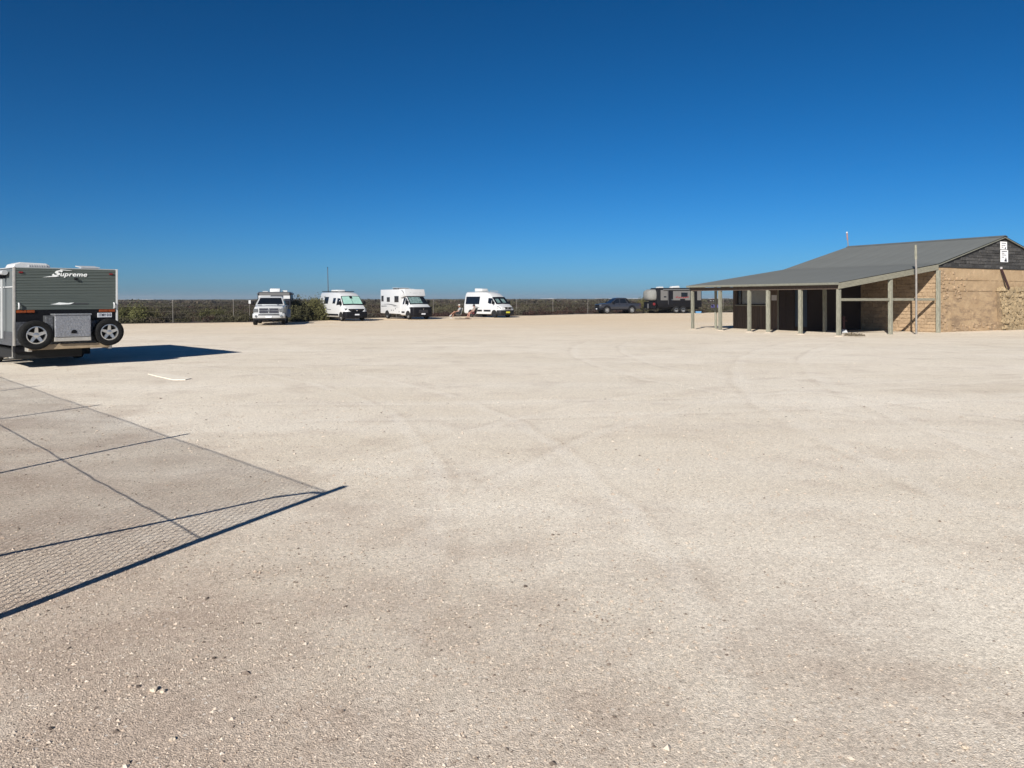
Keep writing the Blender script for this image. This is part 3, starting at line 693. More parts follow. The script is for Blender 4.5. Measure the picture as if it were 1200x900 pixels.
# rubble buttress against the gable wall
but = thing('rubble_wall', 'rough tumbled limestone rubble wall built against the shed gable', 'wall', SP2 + V*16.45 - U*0.05, PI/6)
mb = MB(); mb.loft([[(-2.0, -0.25, -0.1), (5.2, -0.25, -0.1), (5.2, 0.0, -0.1), (-2.0, 0.0, -0.1)], [(-2.2, -0.15, 2.30), (5.2, -0.15, 2.4), (5.2, 0.0, 2.4), (-2.2, 0.0, 2.30)]])
bc = mb.build('core', mat('rubble_mortar', (0.20, 0.145, 0.09), 0.95, scale=6, var=0.4, bump=1.0, bscale=14), but)
z = 0.02
while z < 2.36:
    h = random.uniform(0.10, 0.17); s = -2.2 + random.uniform(-.08, .12) + 0.25*(1-z/2.4)
    while s < 1.9:
        w = random.choice((random.uniform(0.10, 0.22), random.uniform(0.18, 0.42))); y = -0.25 + 0.10*z/2.3
        o = ob('stone', random.choice(SR), None, but); o.location = (s+w/2, y+random.uniform(-.02, .05), z+h/2+random.uniform(-.05, .05)); o.rotation_euler = (PI+random.uniform(-.15, .15), random.uniform(-.45, .45), random.uniform(-.25, .25))
        o.scale = (w*1.12, random.uniform(0.05, 0.12), h*random.uniform(1.0, 1.5)); s += w
    z += h*1.12
s = -2.25
while s < 2.2:
    w = random.uniform(0.2, 0.55); o = ob('stone', random.choice(SR), None, but); o.location = (s+w/2, -0.02, 2.42+random.uniform(-.05, .08)); o.rotation_euler = (PI, random.uniform(-.2, .2), random.uniform(-.2, .2))
    o.scale = (w, random.uniform(0.2, 0.30), random.uniform(0.14, 0.26)); s += w*0.92
# leaning prop, signs, pole
pr = MB(); b0 = SP2 + V*15.02 - U*0.36 + Vector((0, 0, 2.45)); b1 = SP2 + V*14.62 - U*0.13 + Vector((0, 0, 3.64))
pr.tube([b0, b1], 0.072, 6); pro = tag(pr.build('timber_prop', M['rust']), 'dark rust brown prop leaning from the rubble wall to the gable', 'prop')
mb = MB(); mb.tube([b1, b1+Vector((-0.02, -0.02, 0.1))], 0.07, 6); mb.build('tip', M['paper'], pro, label='pale broken end of the prop')
def sign(s, z0, z1, w, rows, blob, label):
    t = thing('sign', label, 'sign', SP2 + V*s - U*0.066, PI/6)
    mb = MB(); mb.box(-w/2, w/2, 0, 0.02, z0, z1); mb.build('board', M['sign'], t)
    mb = MB()
    for (a, b, zz, hh) in rows: 
        x = a
        while x < b: 
            ww = min(random.uniform(0.04, 0.09), b-x); mb.box(x, x+ww, -0.004, 0.001, zz, zz+hh); x += ww+0.018
    mb.build('print', M['ink'], t)
    mb = MB(); bx, bz, br = blob
    mb.prism([(bx-br, bz-br*.8), (bx-br*.7, bz-br*.1), (bx-br*.15, bz+br*.1), (bx+br*.1, bz+br), (bx+br*.55, bz+br*.8), (bx+br*.75, bz), (bx+br, bz-br*.3), (bx+br*.8, bz-br)], -0.006, 0.001, 'y')
    mb.build('pictogram', M['ink'], t)
    for z in (z0, z1): pass
    mb = MB(); mb.box(-w/2+.1, -w/2+.14, 0.021, 0.05, z0+.05, z1-.05); mb.box(w/2-.14, w/2-.10, 0.021, 0.05, z0+.05, z1-.05); mb.build('batten', M['gable_mortar'], t)
    return t
sign(15.03, 4.81, 5.27, 0.70, [(-0.26, 0.22, 5.155, 0.045), (-0.26, 0.18, 5.03, 0.04), (-0.26, -0.05, 4.92, 0.045)], (0.14, 4.905, 0.075), 'white sign with small black pictogram, upper of two on the black gable')
sign(15.09, 4.05, 4.775, 0.80, [(-0.31, 0.28, 4.66, 0.055), (-0.31, 0.0, 4.555, 0.045), (-0.31, 0.22, 4.45, 0.045), (-0.31, -0.02, 4.32, 0.05)], (0.12, 4.21, 0.14), 'taller white sign with larger black pictogram, lower of two on the black gable')
pp = SP2 + V*5.45 - U*0.62
pole = MB(); pole.tube([(0, 0, -0.1), (0, 0, 3.3), (-0.02, 0, 4.0)], 0.055, 8); po = tag(pole.build('utility_pole', M['post_steel'], smooth=40), 'slim bare pole standing in front of the shed verandah', 'pole'); po.location = pp
mb = MB(); mb.tube([(-0.02, 0, 3.95), (-0.03, 0, 4.72)], 0.065, 8); mb.build('top_sleeve', M['timber'], po, smooth=40)
# thin mast behind the shed
mp_ = SP2 + V*15.75 + U*(T+0.6); ms = thing('mast', 'thin mast with reddish head and white tip rising behind the shed ridge', 'mast', mp_)
mb = MB(); mb.tube([(0, 0, -.1), (0, 0, 5.4), (-0.05, 0, 6.2)], 0.035, 6); mb.build('pole', M['post_steel'], ms)
mb = MB(); mb.tube([(-0.06, 0, 6.12), (-0.10, 0, 6.62)], 0.055, 8); mb.build('head', mat('faded_red', (0.26, 0.15, 0.135), .6), ms)
mb = MB(); mb.ball((-0.105, 0, 6.68), 0.07); mb.build('tip', M['plastic_white'], ms)
# things under the verandah
hyd = thing('fire_hydrant', 'dull red standpipe with pale foot in the dark verandah', 'standpipe', SP2 + V*3.74 + U*2.5)
mb = MB(); mb.lathe([(0.001, 0), (0.09, 0), (0.09, 0.05), (0.055, 0.08), (0.055, 0.62), (0.075, 0.64), (0.075, 0.70), (0.03, 0.74), (0.001, 0.74)], (0, 0, 0.18), (0, 0, 1), 12); mb.tube([(0, 0, 0.66), (0.16, 0, 0.66)], 0.04, 8); mb.build('barrel', mat('dull_red', (0.05, 0.014, 0.014), .7), hyd, smooth=40)
mb = MB(); mb.loft([[(-.16, -.16, 0), (.16, -.16, 0), (.16, .16, 0), (-.16, .16, 0)], [(-.09, -.09, .18), (.09, -.09, .18), (.09, .09, .18), (-.09, .09, .18)]]); mb.build('foot', M['plastic_grey'], hyd, bevel=.01)
tw = thing('dry_weed', 'small dry grey weed at the foot of the verandah corner post', 'weed', SP2 + V*0.75 - U*0.25)
tri_soup('foliage', [(0, 0, 0), (.3, -.1, 0), (-.2, .1, 0)], [.28, .25, .2], [.16, .10, .12], 150, 0.05, [(0.16, .13, .09)]*3, M['leaf'], tw)
dis = thing('grey_lamp', 'round grey wall lamp in the dark verandah corner', 'lamp', SP2 + V*(SW-0.12) + U*5.9 + Vector((0, 0, 2.3)))
mb = MB(); mb.lathe([(0.001, -.06), (.17, -.05), (.19, 0), (.17, .04), (.001, .06)], (0, 0, 0), (1, -.3, 0), 14); mb.build('shade', M['plastic_grey'], dis, smooth=60)
mb = MB(); mb.box(0, .1, -.05, .05, -.05, .05); mb.build('bracket', M['dark'], dis)

# ------------------------------------------------------------------ wheels
def wheel(parent, x, y, z, R, wdt, side, rim='alloy', spokes=5, name='wheel', axis='y', rimfrac=0.62):
    "tyre with a rim as its child; side = +1/-1 gives the outer face along the axis"
    ax = Vector((0, side, 0)) if axis == 'y' else Vector((side, 0, 0))
    h = wdt/2; rr = R*rimfrac
    mb = MB(); mb.lathe([(rr*0.98, -h*.9), (R*.9, -h), (R*.985, -h*.8), (R, -h*.45), (R, h*.45), (R*.985, h*.8), (R*.9, h), (rr*1.05, h*.92), (rr*0.97, h*.80), (rr*.97, -h*.9)], (x, y, z), ax, 28)
    w = mb.build(name, M['rubber'], parent, smooth=50)
    mb = MB(); c = Vector((x, y, z))
    a = Vector((0, 0, 1)); xx = a; yy = ax.cross(a)
    mb.lathe([(rr*1.0, h*.88), (rr*.90, h*.90), (rr*.86, h*.70), (rr*.86, -h*.5)], c, ax, 28)
    mb.lathe([(rr*.30, h*.40), (rr*.30, h*.72), (rr*.22, h*.78), (0.002, h*.78)], c, ax, 14)
    for k in range(spokes):
        t = 2*PI*k/spokes; d = xx*math.cos(t)+yy*math.sin(t); p = ax.cross(d)
        i0, i1 = rr*.18, rr*.92; w0, w1 = rr*(.20 if spokes <= 6 else .10), rr*(.13 if spokes <= 6 else .08)
        if spokes == 5: w0, w1 = rr*.22, rr*.15
        mb.loft([[c+ax*h*.42+d*i0-p*w0, c+ax*h*.42+d*i0+p*w0, c+ax*h*.72+d*i0+p*w0*.9, c+ax*h*.72+d*i0-p*w0*.9],
                 [c+ax*h*.55+d*i1-p*w1, c+ax*h*.55+d*i1+p*w1, c+ax*h*.82+d*i1+p*w1*.9, c+ax*h*.82+d*i1-p*w1*.9]])
    mb.build('rim', M[rim], w, smooth=35)
    mb = MB(); mb.lathe([(rr*.88, -h*.2), (0.002, -h*.2)], c, ax, 20); mb.build('brake_disc', M['dark'], w)
    return w
def lampbox(parent, name, x0, x1, y0, y1, z0, z1, m, bevel=0.01, label=None):
    mb = MB(); mb.box(x0, x1, y0, y1, z0, z1); return mb.build(name, M[m], parent, bevel=bevel, seg=2, label=label)

# ------------------------------------------------------------------ near caravan
CX = thing('caravan', 'grey green ribbed off road caravan with two spare wheels and toolbox on its rear', 'caravan', (-13.75, 21.2, 0), math.atan2(.71, .704)); CX.scale = (1.032, 1, 1)
CW, CL, CT = 2.6, 6.6, 2.80
mb = MB(); mb.box(0.02, CW-0.02, 0.02, CL, 0.66, CT-0.02); mb.build('body', M['side_grey'], CX, bevel=0.02)
mb = MB(); prof = []; nr = 13; z0, z1 = 1.61, CT-0.012; ph = (z1-z0)/nr     # ribbed rear cladding
for k in range(nr):
    a = z0 + k*ph
    prof += [(-0.002, a), (-0.020, a+0.012), (-0.020, a+ph*0.45), (-0.010, a+ph*0.52), (-0.010, a+ph*0.60), (-0.020, a+ph*0.66), (-0.018, a+ph-0.010)]
prof += [(-0.002, z1), (0.03, z1), (0.03, z0)]
mb.prism([(y, z) for y, z in prof], 0.03, CW-0.03, 'x'); mb.build('rear_cladding', M['sage'], CX)
for x0 in (-0.012, CW-0.045):
    mb = MB(); mb.box(x0, x0+0.057, -0.028, 0.045, 0.62 if x0 < 0 else 1.2, CT+0.004); mb.build('corner_trim', M['galv'] if x0 < 0 else M['plastic_white'], CX, bevel=0.008)
mb = MB(); mb.box(0.046, CW-0.046, -0.012, 0.03, 1.285, 1.607); mb.build('black_band', M['black'], CX)
mb = MB(); mb.box(0.046, CW-0.046, -0.018, 0.03, 0.64, 1.28); mb.build('checker_panel', M['checker'], CX)
# toolbox
mb = MB(); mb.box(0.89, 1.775, -0.42, -0.02, 0.84, 1.46); tb = mb.build('toolbox', M['checker_box'], CX, bevel=0.012)
mb = MB(); mb.box(0.87, 1.795, -0.44, -0.02, 1.461, 1.50); mb.build('lid', M['checker_box'], tb, bevel=0.008)
mb = MB(); mb.box(0.88, 1.79, -0.40, -0.02, 0.72, 0.838); mb.build('lip', M['galv'], tb, bevel=0.01)
mb = MB(); mb.prism([(1.28, .94), (1.42, .94), (1.42, 1.00), (1.38, 1.04), (1.32, 1.04), (1.28, 1.00)], -0.435, -0.421, 'y'); lt = mb.build('latch', M['black'], tb)
mb = MB(); mb.box(0.69, 0.865, -0.30, -0.02, 0.86, 1.45); mb.build('side_locker', M['checker'], CX, bevel=0.01)
for xw, zw, R in ((0.46, 0.915, 0.41), (2.28, 0.94, 0.395)):
    wheel(CX, xw, -0.24, zw, R, 0.27, -1, spokes=5, name='spare_wheel', rimfrac=0.60)
    mb = MB(); mb.tube([(xw, -0.16, zw), (xw, 0.0, zw)], 0.06, 8); mb.build('wheel_mount', M['dark'], CX)
mb = MB(); mb.box(0.28, 2.30, -0.30, -0.16, 0.50, 0.645); mb.build('bumper_beam', M['tan_beam'], CX, bevel=0.012)
for x in (0.27, 2.27):
    mb = MB(); mb.box(x, x+0.10, -0.28, 0.6, 0.46, 0.60); mb.build('bumper_bracket', M['galv'], CX, bevel=.008)
for x0 in (0.065, 2.10):
    mb = MB(); mb.box(x0, x0+0.24, -0.045, -0.0125, 1.53, 1.605); tl = mb.build('tail_light', M['amber'], CX, bevel=0.012)
    mb = MB(); mb.box(x0+0.25, x0+0.43, -0.045, -0.0125, 1.53, 1.605); mb.build('lens', M['amber'], tl, bevel=0.012)
mb = MB(); mb.box(2.06, 2.44, -0.03, -0.0125, 1.375, 1.505); pl = mb.build('number_plate', M['plate'], CX)
o = ob('plate_text', text_mesh('1TMV 010', 0.115, 0.002, bold=0.002), M['ink'], pl); o.location = (2.25, -0.0315, 1.44); o.rotation_euler = (PI/2, 0, 0); o.scale = (0.70, 1.0, 1)
o = ob('lettering', text_mesh('upreme', 0.29, 0.004, shear=0.22, bold=0.006, space=1.06), M['vinyl'], CX); o.location = (1.44, -0.028, 2.625); o.rotation_euler = (PI/2, 0, 0); o.scale = (0.72, 0.60, 1)
o = ob('lettering', text_mesh('S', 0.34, 0.004, shear=0.5, bold=0.014), M['vinyl'], CX); o.location = (0.98, -0.028, 2.645); o.rotation_euler = (PI/2, 0, 0); o.scale = (1.1, 0.64, 1)
mb = MB(); mb.prism([(0.68, 2.53), (0.95, 2.545), (1.10, 2.555), (1.0, 2.57), (0.85, 2.565)], -0.032, -0.024, 'y'); mb.prism([(1.10, 2.745), (1.36, 2.73), (1.42, 2.735), (1.12, 2.765)], -0.032, -0.024, 'y'); mb.build('lettering_swash', M['vinyl'], CX)
mb = MB(); mb.prism([(0.86, 1.765), (1.0, 1.79), (1.08, 1.82), (1.30, 1.80), (1.46, 1.815), (1.36, 1.765), (1.1, 1.755)], -0.029, -0.021, 'y'); mb.build('badge', M['vinyl'], CX)
mb = MB()
x = 1.42
while x < 1.82: mb.box(x, x+0.028, -0.027, -0.021, 1.765, 1.795); x += 0.045
mb.build('badge_text', M['graphic_k'], CX)
for x in (0.17, 2.42): lampbox(CX, 'clearance_light', x-0.05, x+0.05, -0.05, -0.012, 2.635, 2.68, 'red_lens', 0.012)
mb = MB(); mb.box(1.46, 1.53, -0.07, -0.02, 2.475, 2.53); mb.ball((1.495, -0.07, 2.50), 0.022); mb.build('camera_housing', M['black'], CX, bevel=0)
for x in (0.12, 2.50):
    mb = MB(); mb.tube([(x, -0.02, 1.64), (x, -0.07, 1.66), (x, -0.07, 1.78), (x, -0.02, 1.80)], 0.022, 8); mb.build('grab_handle', M['plastic_white'], CX, smooth=50)
mb = MB(); mb.prism([(0.22, .004), (1.16, .004), (1.18, .10), (1.08, .17), (0.42, .19), (0.28, .14)], 1.2, 2.1, 'y'); ac = mb.build('air_conditioner', M['plastic_white'], CX, bevel=0.03, seg=3); ac.location = (0, 0, CT)
for k in range(8):
    mb = MB(); mb.box(0.62+k*0.06, 0.65+k*0.06, 1.165, 1.199, 0.06, 0.125); mb.build('vent_slat', M['plastic_grey'], ac)
mb = MB(); mb.box(1.95, 2.40, 1.0, 1.5, CT, CT+0.06); hh = mb.build('roof_hatch', M['plastic_white'], CX, bevel=.01)
mb = MB(); mb.box(1.91, 2.43, 0.96, 1.55, CT+0.085, CT+0.115, Matrix.Rotation(0.10, 3, 'X')); mb.build('hatch_lid', M['plastic_grey'], hh, bevel=.008)
mb = MB(); mb.box(0.0, CW, 0.0, CL, CT-0.018, CT+0.006); mb.build('roof_sheet', M['plastic_grey'], CX)
# left flank: awning arms, trims, door
for yy in (0.85, 3.6):
    mb = MB(); mb.box(-0.11, -0.06, yy, yy+0.07, 0.80, 2.58); ar = mb.build('awning_arm', M['plastic_white'], CX, bevel=.01)
    mb = MB(); mb.box(-0.16, 0.0, yy-0.02, yy+0.10, 2.50, 2.62); mb.build('arm_bracket', M['black'], ar, bevel=.01)
mb = MB(); mb.tube([(-0.09, 0.5, 2.66), (-0.09, 4.1, 2.66)], 0.07, 10); mb.build('awning_roll', M['plastic_grey'], CX, smooth=50)
mb = MB(); mb.box(-0.01, 0.02, 0.05, CL, 2.24, 2.27); mb.build('flank_trim', M['plastic_white'], CX)
mb = MB(); mb.box(-0.02, 0.02, 1.6, 2.8, 1.55, 2.15); mb.build('side_window', M['glass'], CX)
mb = MB(); mb.box(-0.025, 0.018, 2.95, 3.55, 0.75, 2.45); dr = mb.build('door', M['black'], CX, bevel=.01)
mb = MB(); mb.box(-0.05, -0.026, 3.42, 3.5, 1.4, 1.55); mb.build('handle', M['chrome'], dr)
mb = MB(); mb.box(-0.008, 0.018, 0.06, CL-.05, 0.62, 1.0); mb.build('flank_skirt', M['checker'], CX)
mb = MB()
for x in (0.45, CW-0.55): mb.box(x, x+0.1, 0.1, CL, 0.48, 0.62)
mb.box(0.5, CW-0.5, 3.0, 3.1, 0.38, 0.47); mb.box(0.5, CW-0.5, 4.0, 4.1, 0.38, 0.47); mb.build('chassis', M['dark'], CX)
mb = MB(); mb.box(0.04, CW-.9, 0.10, 2.2, 0.24, 0.50); mb.box(0.9, 1.7, 2.3, 2.9, 0.36, 0.5); mb.build('underbody_box', M['dark'], CX, bevel=.03)  # large rear box added under the floor to block light and darken the ground
mb = MB(); mb.box(0.03, 0.40, 0.04, 0.30, 0.42, 0.61); mb.build('step_box', M['black'], CX, bevel=.02)
for y in (3.05, 4.05):
    for x, sd in ((0.22, -1), (CW-0.22, 1)): wheel(CX, x, y, 0.40, 0.40, 0.26, sd, axis='x')
for x in (0.02, CW-0.32):
    mb = MB(); mb.box(x, x+0.3, 2.45, 2.465, 0.15, 0.60); mb.build('mud_flap', M['dark'], CX)
mb = MB(); mb.box(0.03, 0.08, 0.25, 0.31, 0.30, 0.66); mb.box(-0.03, 0.14, 0.18, 0.38, 0.27, 0.30); mb.build('jack_leg', M['galv'], CX)

# ------------------------------------------------------------------ vans
def head(f): return math.atan2(f[1], f[0])
def place(local, world, f, sc):
    a = head(f); c, s = math.cos(a), math.sin(a)
    return Vector((world.x - sc*(c*local[0]-s*local[1]), world.y - sc*(s*local[0]+c*local[1]), 0)), a
class Body:
    "van-like body lofted from cross sections; remembers its flank so panels can be laid on it"
    def __init__(s, st): s.st = sorted(st, key=lambda q: -q[0]); s.secs = [(q[0], s.sec(*q[1:])) for q in s.st]
    @staticmethod
    def sec(zb, zt, wl, wt, zbelt=1.25, r=0.12):
        zb2 = zb+0.22; zbe = max(min(zbelt, zt-r-0.02), zb2+0.01)
        return [(0, zb), (wl-.12, zb), (wl-.02, zb+.08), (wl, zb2), (wl, zbe), (wt, max(zt-r, zbe+.01)), (wt-.28*r, zt-.28*r), (wt-r, zt), (0, zt+.025)]
    def mesh(s):
        mb = MB(); loops = []
        for x, p in s.secs: loops.append([(x, y, z) for y, z in p] + [(x, -y, z) for y, z in reversed(p[1:-1])])
        mb.loft(loops); return mb
    def y(s, x, z):
        def prof(p):
            q = p[2:7]
            for (y0, z0), (y1, z1) in zip(q, q[1:]):
                if z <= z1: return y0 + (y1-y0)*max(0, (z-z0))/max(1e-6, z1-z0)
            return q[-1][0]
        for (xa, pa), (xb, pb) in zip(s.secs, s.secs[1:]):
            if xb <= x <= xa:
                f = (xa-x)/(xa-xb); return prof(pa)*(1-f)+prof(pb)*f
        return prof(s.secs[-1][1])
    def panel(s, poly, side, off=0.012, thick=0.035):
        mb = MB(); n = len(poly)
        a = [(x, side*(s.y(x, z)+off), z) for x, z in poly]; b = [(x, side*(s.y(x, z)+off-thick), z) for x, z in poly]
        return mb.add(a+b, [tuple(range(n)), tuple(range(n, 2*n))[::-1]]+[(i, (i+1) % n, n+(i+1) % n, n+i) for i in range(n)])
def slab(mb, pts, nrm, th=0.02):
    "thin plate through 3-D points, raised along nrm"
    n = len(pts); nrm = Vector(nrm).normalized(); a = [Vector(p)+nrm*th for p in pts]; b = [Vector(p)-nrm*0.02 for p in pts]
    return mb.add(a+b, [tuple(range(n)), tuple(range(n, 2*n))[::-1]]+[(i, (i+1) % n, n+(i+1) % n, n+i) for i in range(n)])
def arch(parent, B, x, zc, R, side, m='dark'):
    mb = MB(); n = 14
    pts = [(x+R*math.cos(PI*k/n), zc+R*math.sin(PI*k/n)) for k in range(n+1)]
    pts += [(x-R, 0.36), (x+R, 0.36)]
    y = max(B.y(q[0], max(q[1], 0.5)) for q in pts)
    mb.prism([(a, b) for a, b in pts], side*(y-0.30), side*(y+0.006), 'y'); return mb.build('wheel_arch', M[m], parent)
def screen_on(parent, B, x0, w0, x1, w1, m='glass', name='windscreen', off=0.016, t0=0.0, t1=1.0, s0=-1.0, s1=1.0):
    "glass following the sloped front of the body between two stations"
    def top(x, y):
        for (xa, pa), (xb, pb) in zip(B.secs, B.secs[1:]):
            if xb <= x <= xa:
                f = (xa-x)/max(1e-6, xa-xb); ev = []
                for p in (pa, pb):
                    yy = abs(y); (ye, ze), (yc, zc_) = p[7], p[8]
                    ev.append(zc_ + (ze-zc_)*min(1, yy/ye))
                return ev[0]*(1-f)+ev[1]*f
        return B.secs[-1][1][8][1]
    mb = MB(); n = 6; rows = []
    nrm = Vector((top(x1, 0)-top(x0, 0), 0, x0-x1)).normalized()
    for q in (t0, t0*.5+t1*.5, t1):
        x = x0+(x1-x0)*q; w = w0+(w1-w0)*q
        rows.append([Vector((x, w*(s0+(s1-s0)*k/n), top(x, w*(s0+(s1-s0)*k/n)))) for k in range(n+1)])
    vs = []; fs = []
    for d in (off, -0.03):
        for row in rows: vs += [p + nrm*d for p in row]
    N = n+1
    for o_ in (0, 3*N):
        for j in range(2):
            for k in range(n): fs.append((o_+j*N+k, o_+j*N+k+1, o_+(j+1)*N+k+1, o_+(j+1)*N+k))
    for k in range(n): fs.append((k, k+1, 3*N+k+1, 3*N+k)); fs.append((2*N+k, 2*N+k+1, 5*N+k+1, 5*N+k))
    for j in range(2): fs.append((j*N, (j+1)*N, 3*N+(j+1)*N, 3*N+j*N)); fs.append((j*N+n, (j+1)*N+n, 3*N+(j+1)*N+n, 3*N+j*N+n))
    mb.add(vs, fs); return mb.build(name, M[m], parent)
def windscreen(parent, x0, z0, w0, x1, z1, w1, m='glass', name='windscreen', th=0.014):
    nrm = Vector((z1-z0, 0, x0-x1)); mb = MB()
    slab(mb, [(x0, -w0, z0), (x0, -w0*.5, z0-0.0), (x0, w0*.5, z0), (x0, w0, z0), (x1, w1, z1), (x1, -w1, z1)], nrm, th)
    return mb.build(name, M[m], parent)
def mirror(parent, x, y, z, side, h=0.34):
    mb = MB(); mb.loft([[(x-.05, y+side*a, z+b) for a, b in ((.06, 0), (.28, 0), (.28, h), (.06, h))], [(x+.10, y+side*a, z+b) for a, b in ((.09, .04), (.25, .04), (.25, h-.04), (.09, h-.04))]])
    mb.tube([(x, y-side*.03, z+.02), (x, y+side*.10, z+.04)], 0.03, 6); return mb.build('mirror', M['black'], parent, bevel=0.02, smooth=50)

def wander_van():
    "white panel van camper with green shade behind the windscreen"
    f = (0.58, -0.815); sc = 1.02; loc, a = place((0, -0.9), G(401, 376.3), f, sc)
    t = thing('camper_van', 'white panel van with pale green windscreen shade and green side graphics', 'van', loc, a, 'white campers parked along the scrub', sc)
    WB = 4.035
    B = Body([(0.95, .38, .74, .74, .68, .6, .08), (0.88, .33, .92, .88, .82, .7, .10), (0.70, .32, 1.14, .99, .90, .9, .12), (0.30, .32, 1.34, 1.02, .93, 1.1, .08),
              (-.42, .32, 2.10, 1.02, .86, 1.3, .10), (-.85, .32, 2.37, 1.02, .83, 1.3, .16), (-1.35, .32, 2.46, 1.02, .82, 1.3, .2), (-4.9, .34, 2.47, 1.02, .82, 1.3, .2), (-5.05, .38, 2.38, .98, .78, 1.3, .2)])
    B.mesh().build('body', M['white'], t, smooth=32)
    for x in (0, -WB):
        for sd in (1, -1):
            arch(t, B, x, .36, .43, sd); wheel(t, x, sd*.90, .345, .345, .23, sd, spokes=8)
    screen_on(t, B, .30, .93, -.44, .84, 'glass', off=.012)
    for s0, s1 in ((-.93, -.02), (.02, .93)): screen_on(t, B, .30, .93, -.44, .84, 'screen_shade', 'sunshade', .020, .13, .93, s0, s1)
    screen_on(t, B, .30, .93, -.44, .84, 'black', 'mirror_housing', .028, .68, .95, -.14, .14)
    for sd in (1, -1):
        B.panel([(.02, 1.34), (0.0, 1.44), (-.42, 1.92), (-.98, 1.95), (-.98, 1.34)], sd).build('cab_window', M['glass'], t)
        mirror(t, -.04, sd*.98, 1.36, sd)
        B.panel([(-1.35, 1.48), (-1.35, 1.96), (-1.92, 1.96), (-1.92, 1.48)], sd).build('side_window', M['glass'], t, bevel=0.004)
        B.panel([(-2.95, 1.46), (-2.95, 2.06), (-3.85, 2.06), (-3.85, 1.46)], sd).build('side_window', M['glass'], t)
        B.panel([(-.55, .45), (-.55, .60), (-3.5, .60), (-3.5, .45)], sd, .03, .05).build('sill_trim', M['black'], t)
        B.panel([(-.56, .34), (-.56, .44), (-3.45, .44), (-3.45, .34)], sd, .06, .08).build('side_step', M['galv'], t)
        B.panel([(-4.55, .42), (-4.55, .85), (-5.03, .85), (-5.03, .42)], sd, .012).build('rear_corner_trim', M['black'], t)
        B.panel([(-3.4, .86), (-3.3, 1.02), (-3.9, 1.06), (-4.3, 1.30), (-4.5, 1.28), (-4.2, 1.06), (-4.6, 1.0), (-4.2, .92)], sd, .006, .01).build('graphic', M['graphic_g'], t)
        B.panel([(-2.2, .92), (-2.2, .98), (-3.2, 1.0), (-3.2, .96)], sd, .006, .01).build('graphic', M['graphic_k'], t)
        B.panel([(-4.3, 1.86), (-4.35, 1.94), (-4.6, 2.0), (-4.75, 1.9), (-4.6, 1.84)], sd, .006, .01).build('graphic', M['graphic_k'], t)
        lampbox(t, 'headlight', .50, .80, sd*.86-.09, sd*.86+.09, .90, 1.08, 'lens', .03)
    mb = MB(); mb.prism([(.40, 1.05), (.74, 1.04), (.95, .94), (1.03, .5), (1.03, -.5), (.95, -.94), (.74, -1.04), (.40, -1.05), (.2, -.6), (.2, .6)], .27, .80, 'z'); mb.build('bumper', M['black'], t, bevel=.05, smooth=45)
    mb = MB(); mb.prism([(.86, .72), (.985, .40), (.985, -.40), (.86, -.72), (.6, -.55), (.6, .55)], .805, 1.04, 'z'); g = mb.build('grille', M['black'], t, bevel=.03)
    mb = MB(); mb.lathe([(.002, .02), (.07, .01), (.075, 0)], (.985, 0, .92), (1, 0, 0), 14); mb.build('badge', M['chrome'], g)
    lampbox(t, 'number_plate', 1.031, 1.045, -.20, .20, .50, .61, 'plate', 0)
    mb = MB(); slab(mb, [(.46, -.3, 1.215), (.46, .3, 1.215), (.40, .3, 1.24), (.40, -.3, 1.24)], (.4, 0, 1), .012); mb.build('bonnet_lettering', M['graphic_k'], t)
    mb = MB(); mb.prism([(-2.3, 2.485), (-3.75, 2.485), (-3.65, 2.68), (-2.4, 2.68)], -.38, .38, 'y'); mb.build('air_conditioner', M['plastic_white'], t, bevel=.05, seg=3, smooth=50)
    for sd in (1, -1):
        mb = MB(); mb.tube([(-1.3, sd*.74, 2.52), (-4.85, sd*.74, 2.54)], .03, 6); mb.build('roof_rail', M['black'], t)
    mb = MB(); mb.box(-1.95, -1.2, -.6, .6, 2.505, 2.54); mb.build('solar_panel', M['solar'], t)
    mb = MB(); mb.tube([(-.95, 0, 2.27), (-1.0, 0, 2.42)], .012, 5); mb.build('aerial', M['black'], t)
    return t
wander_van()

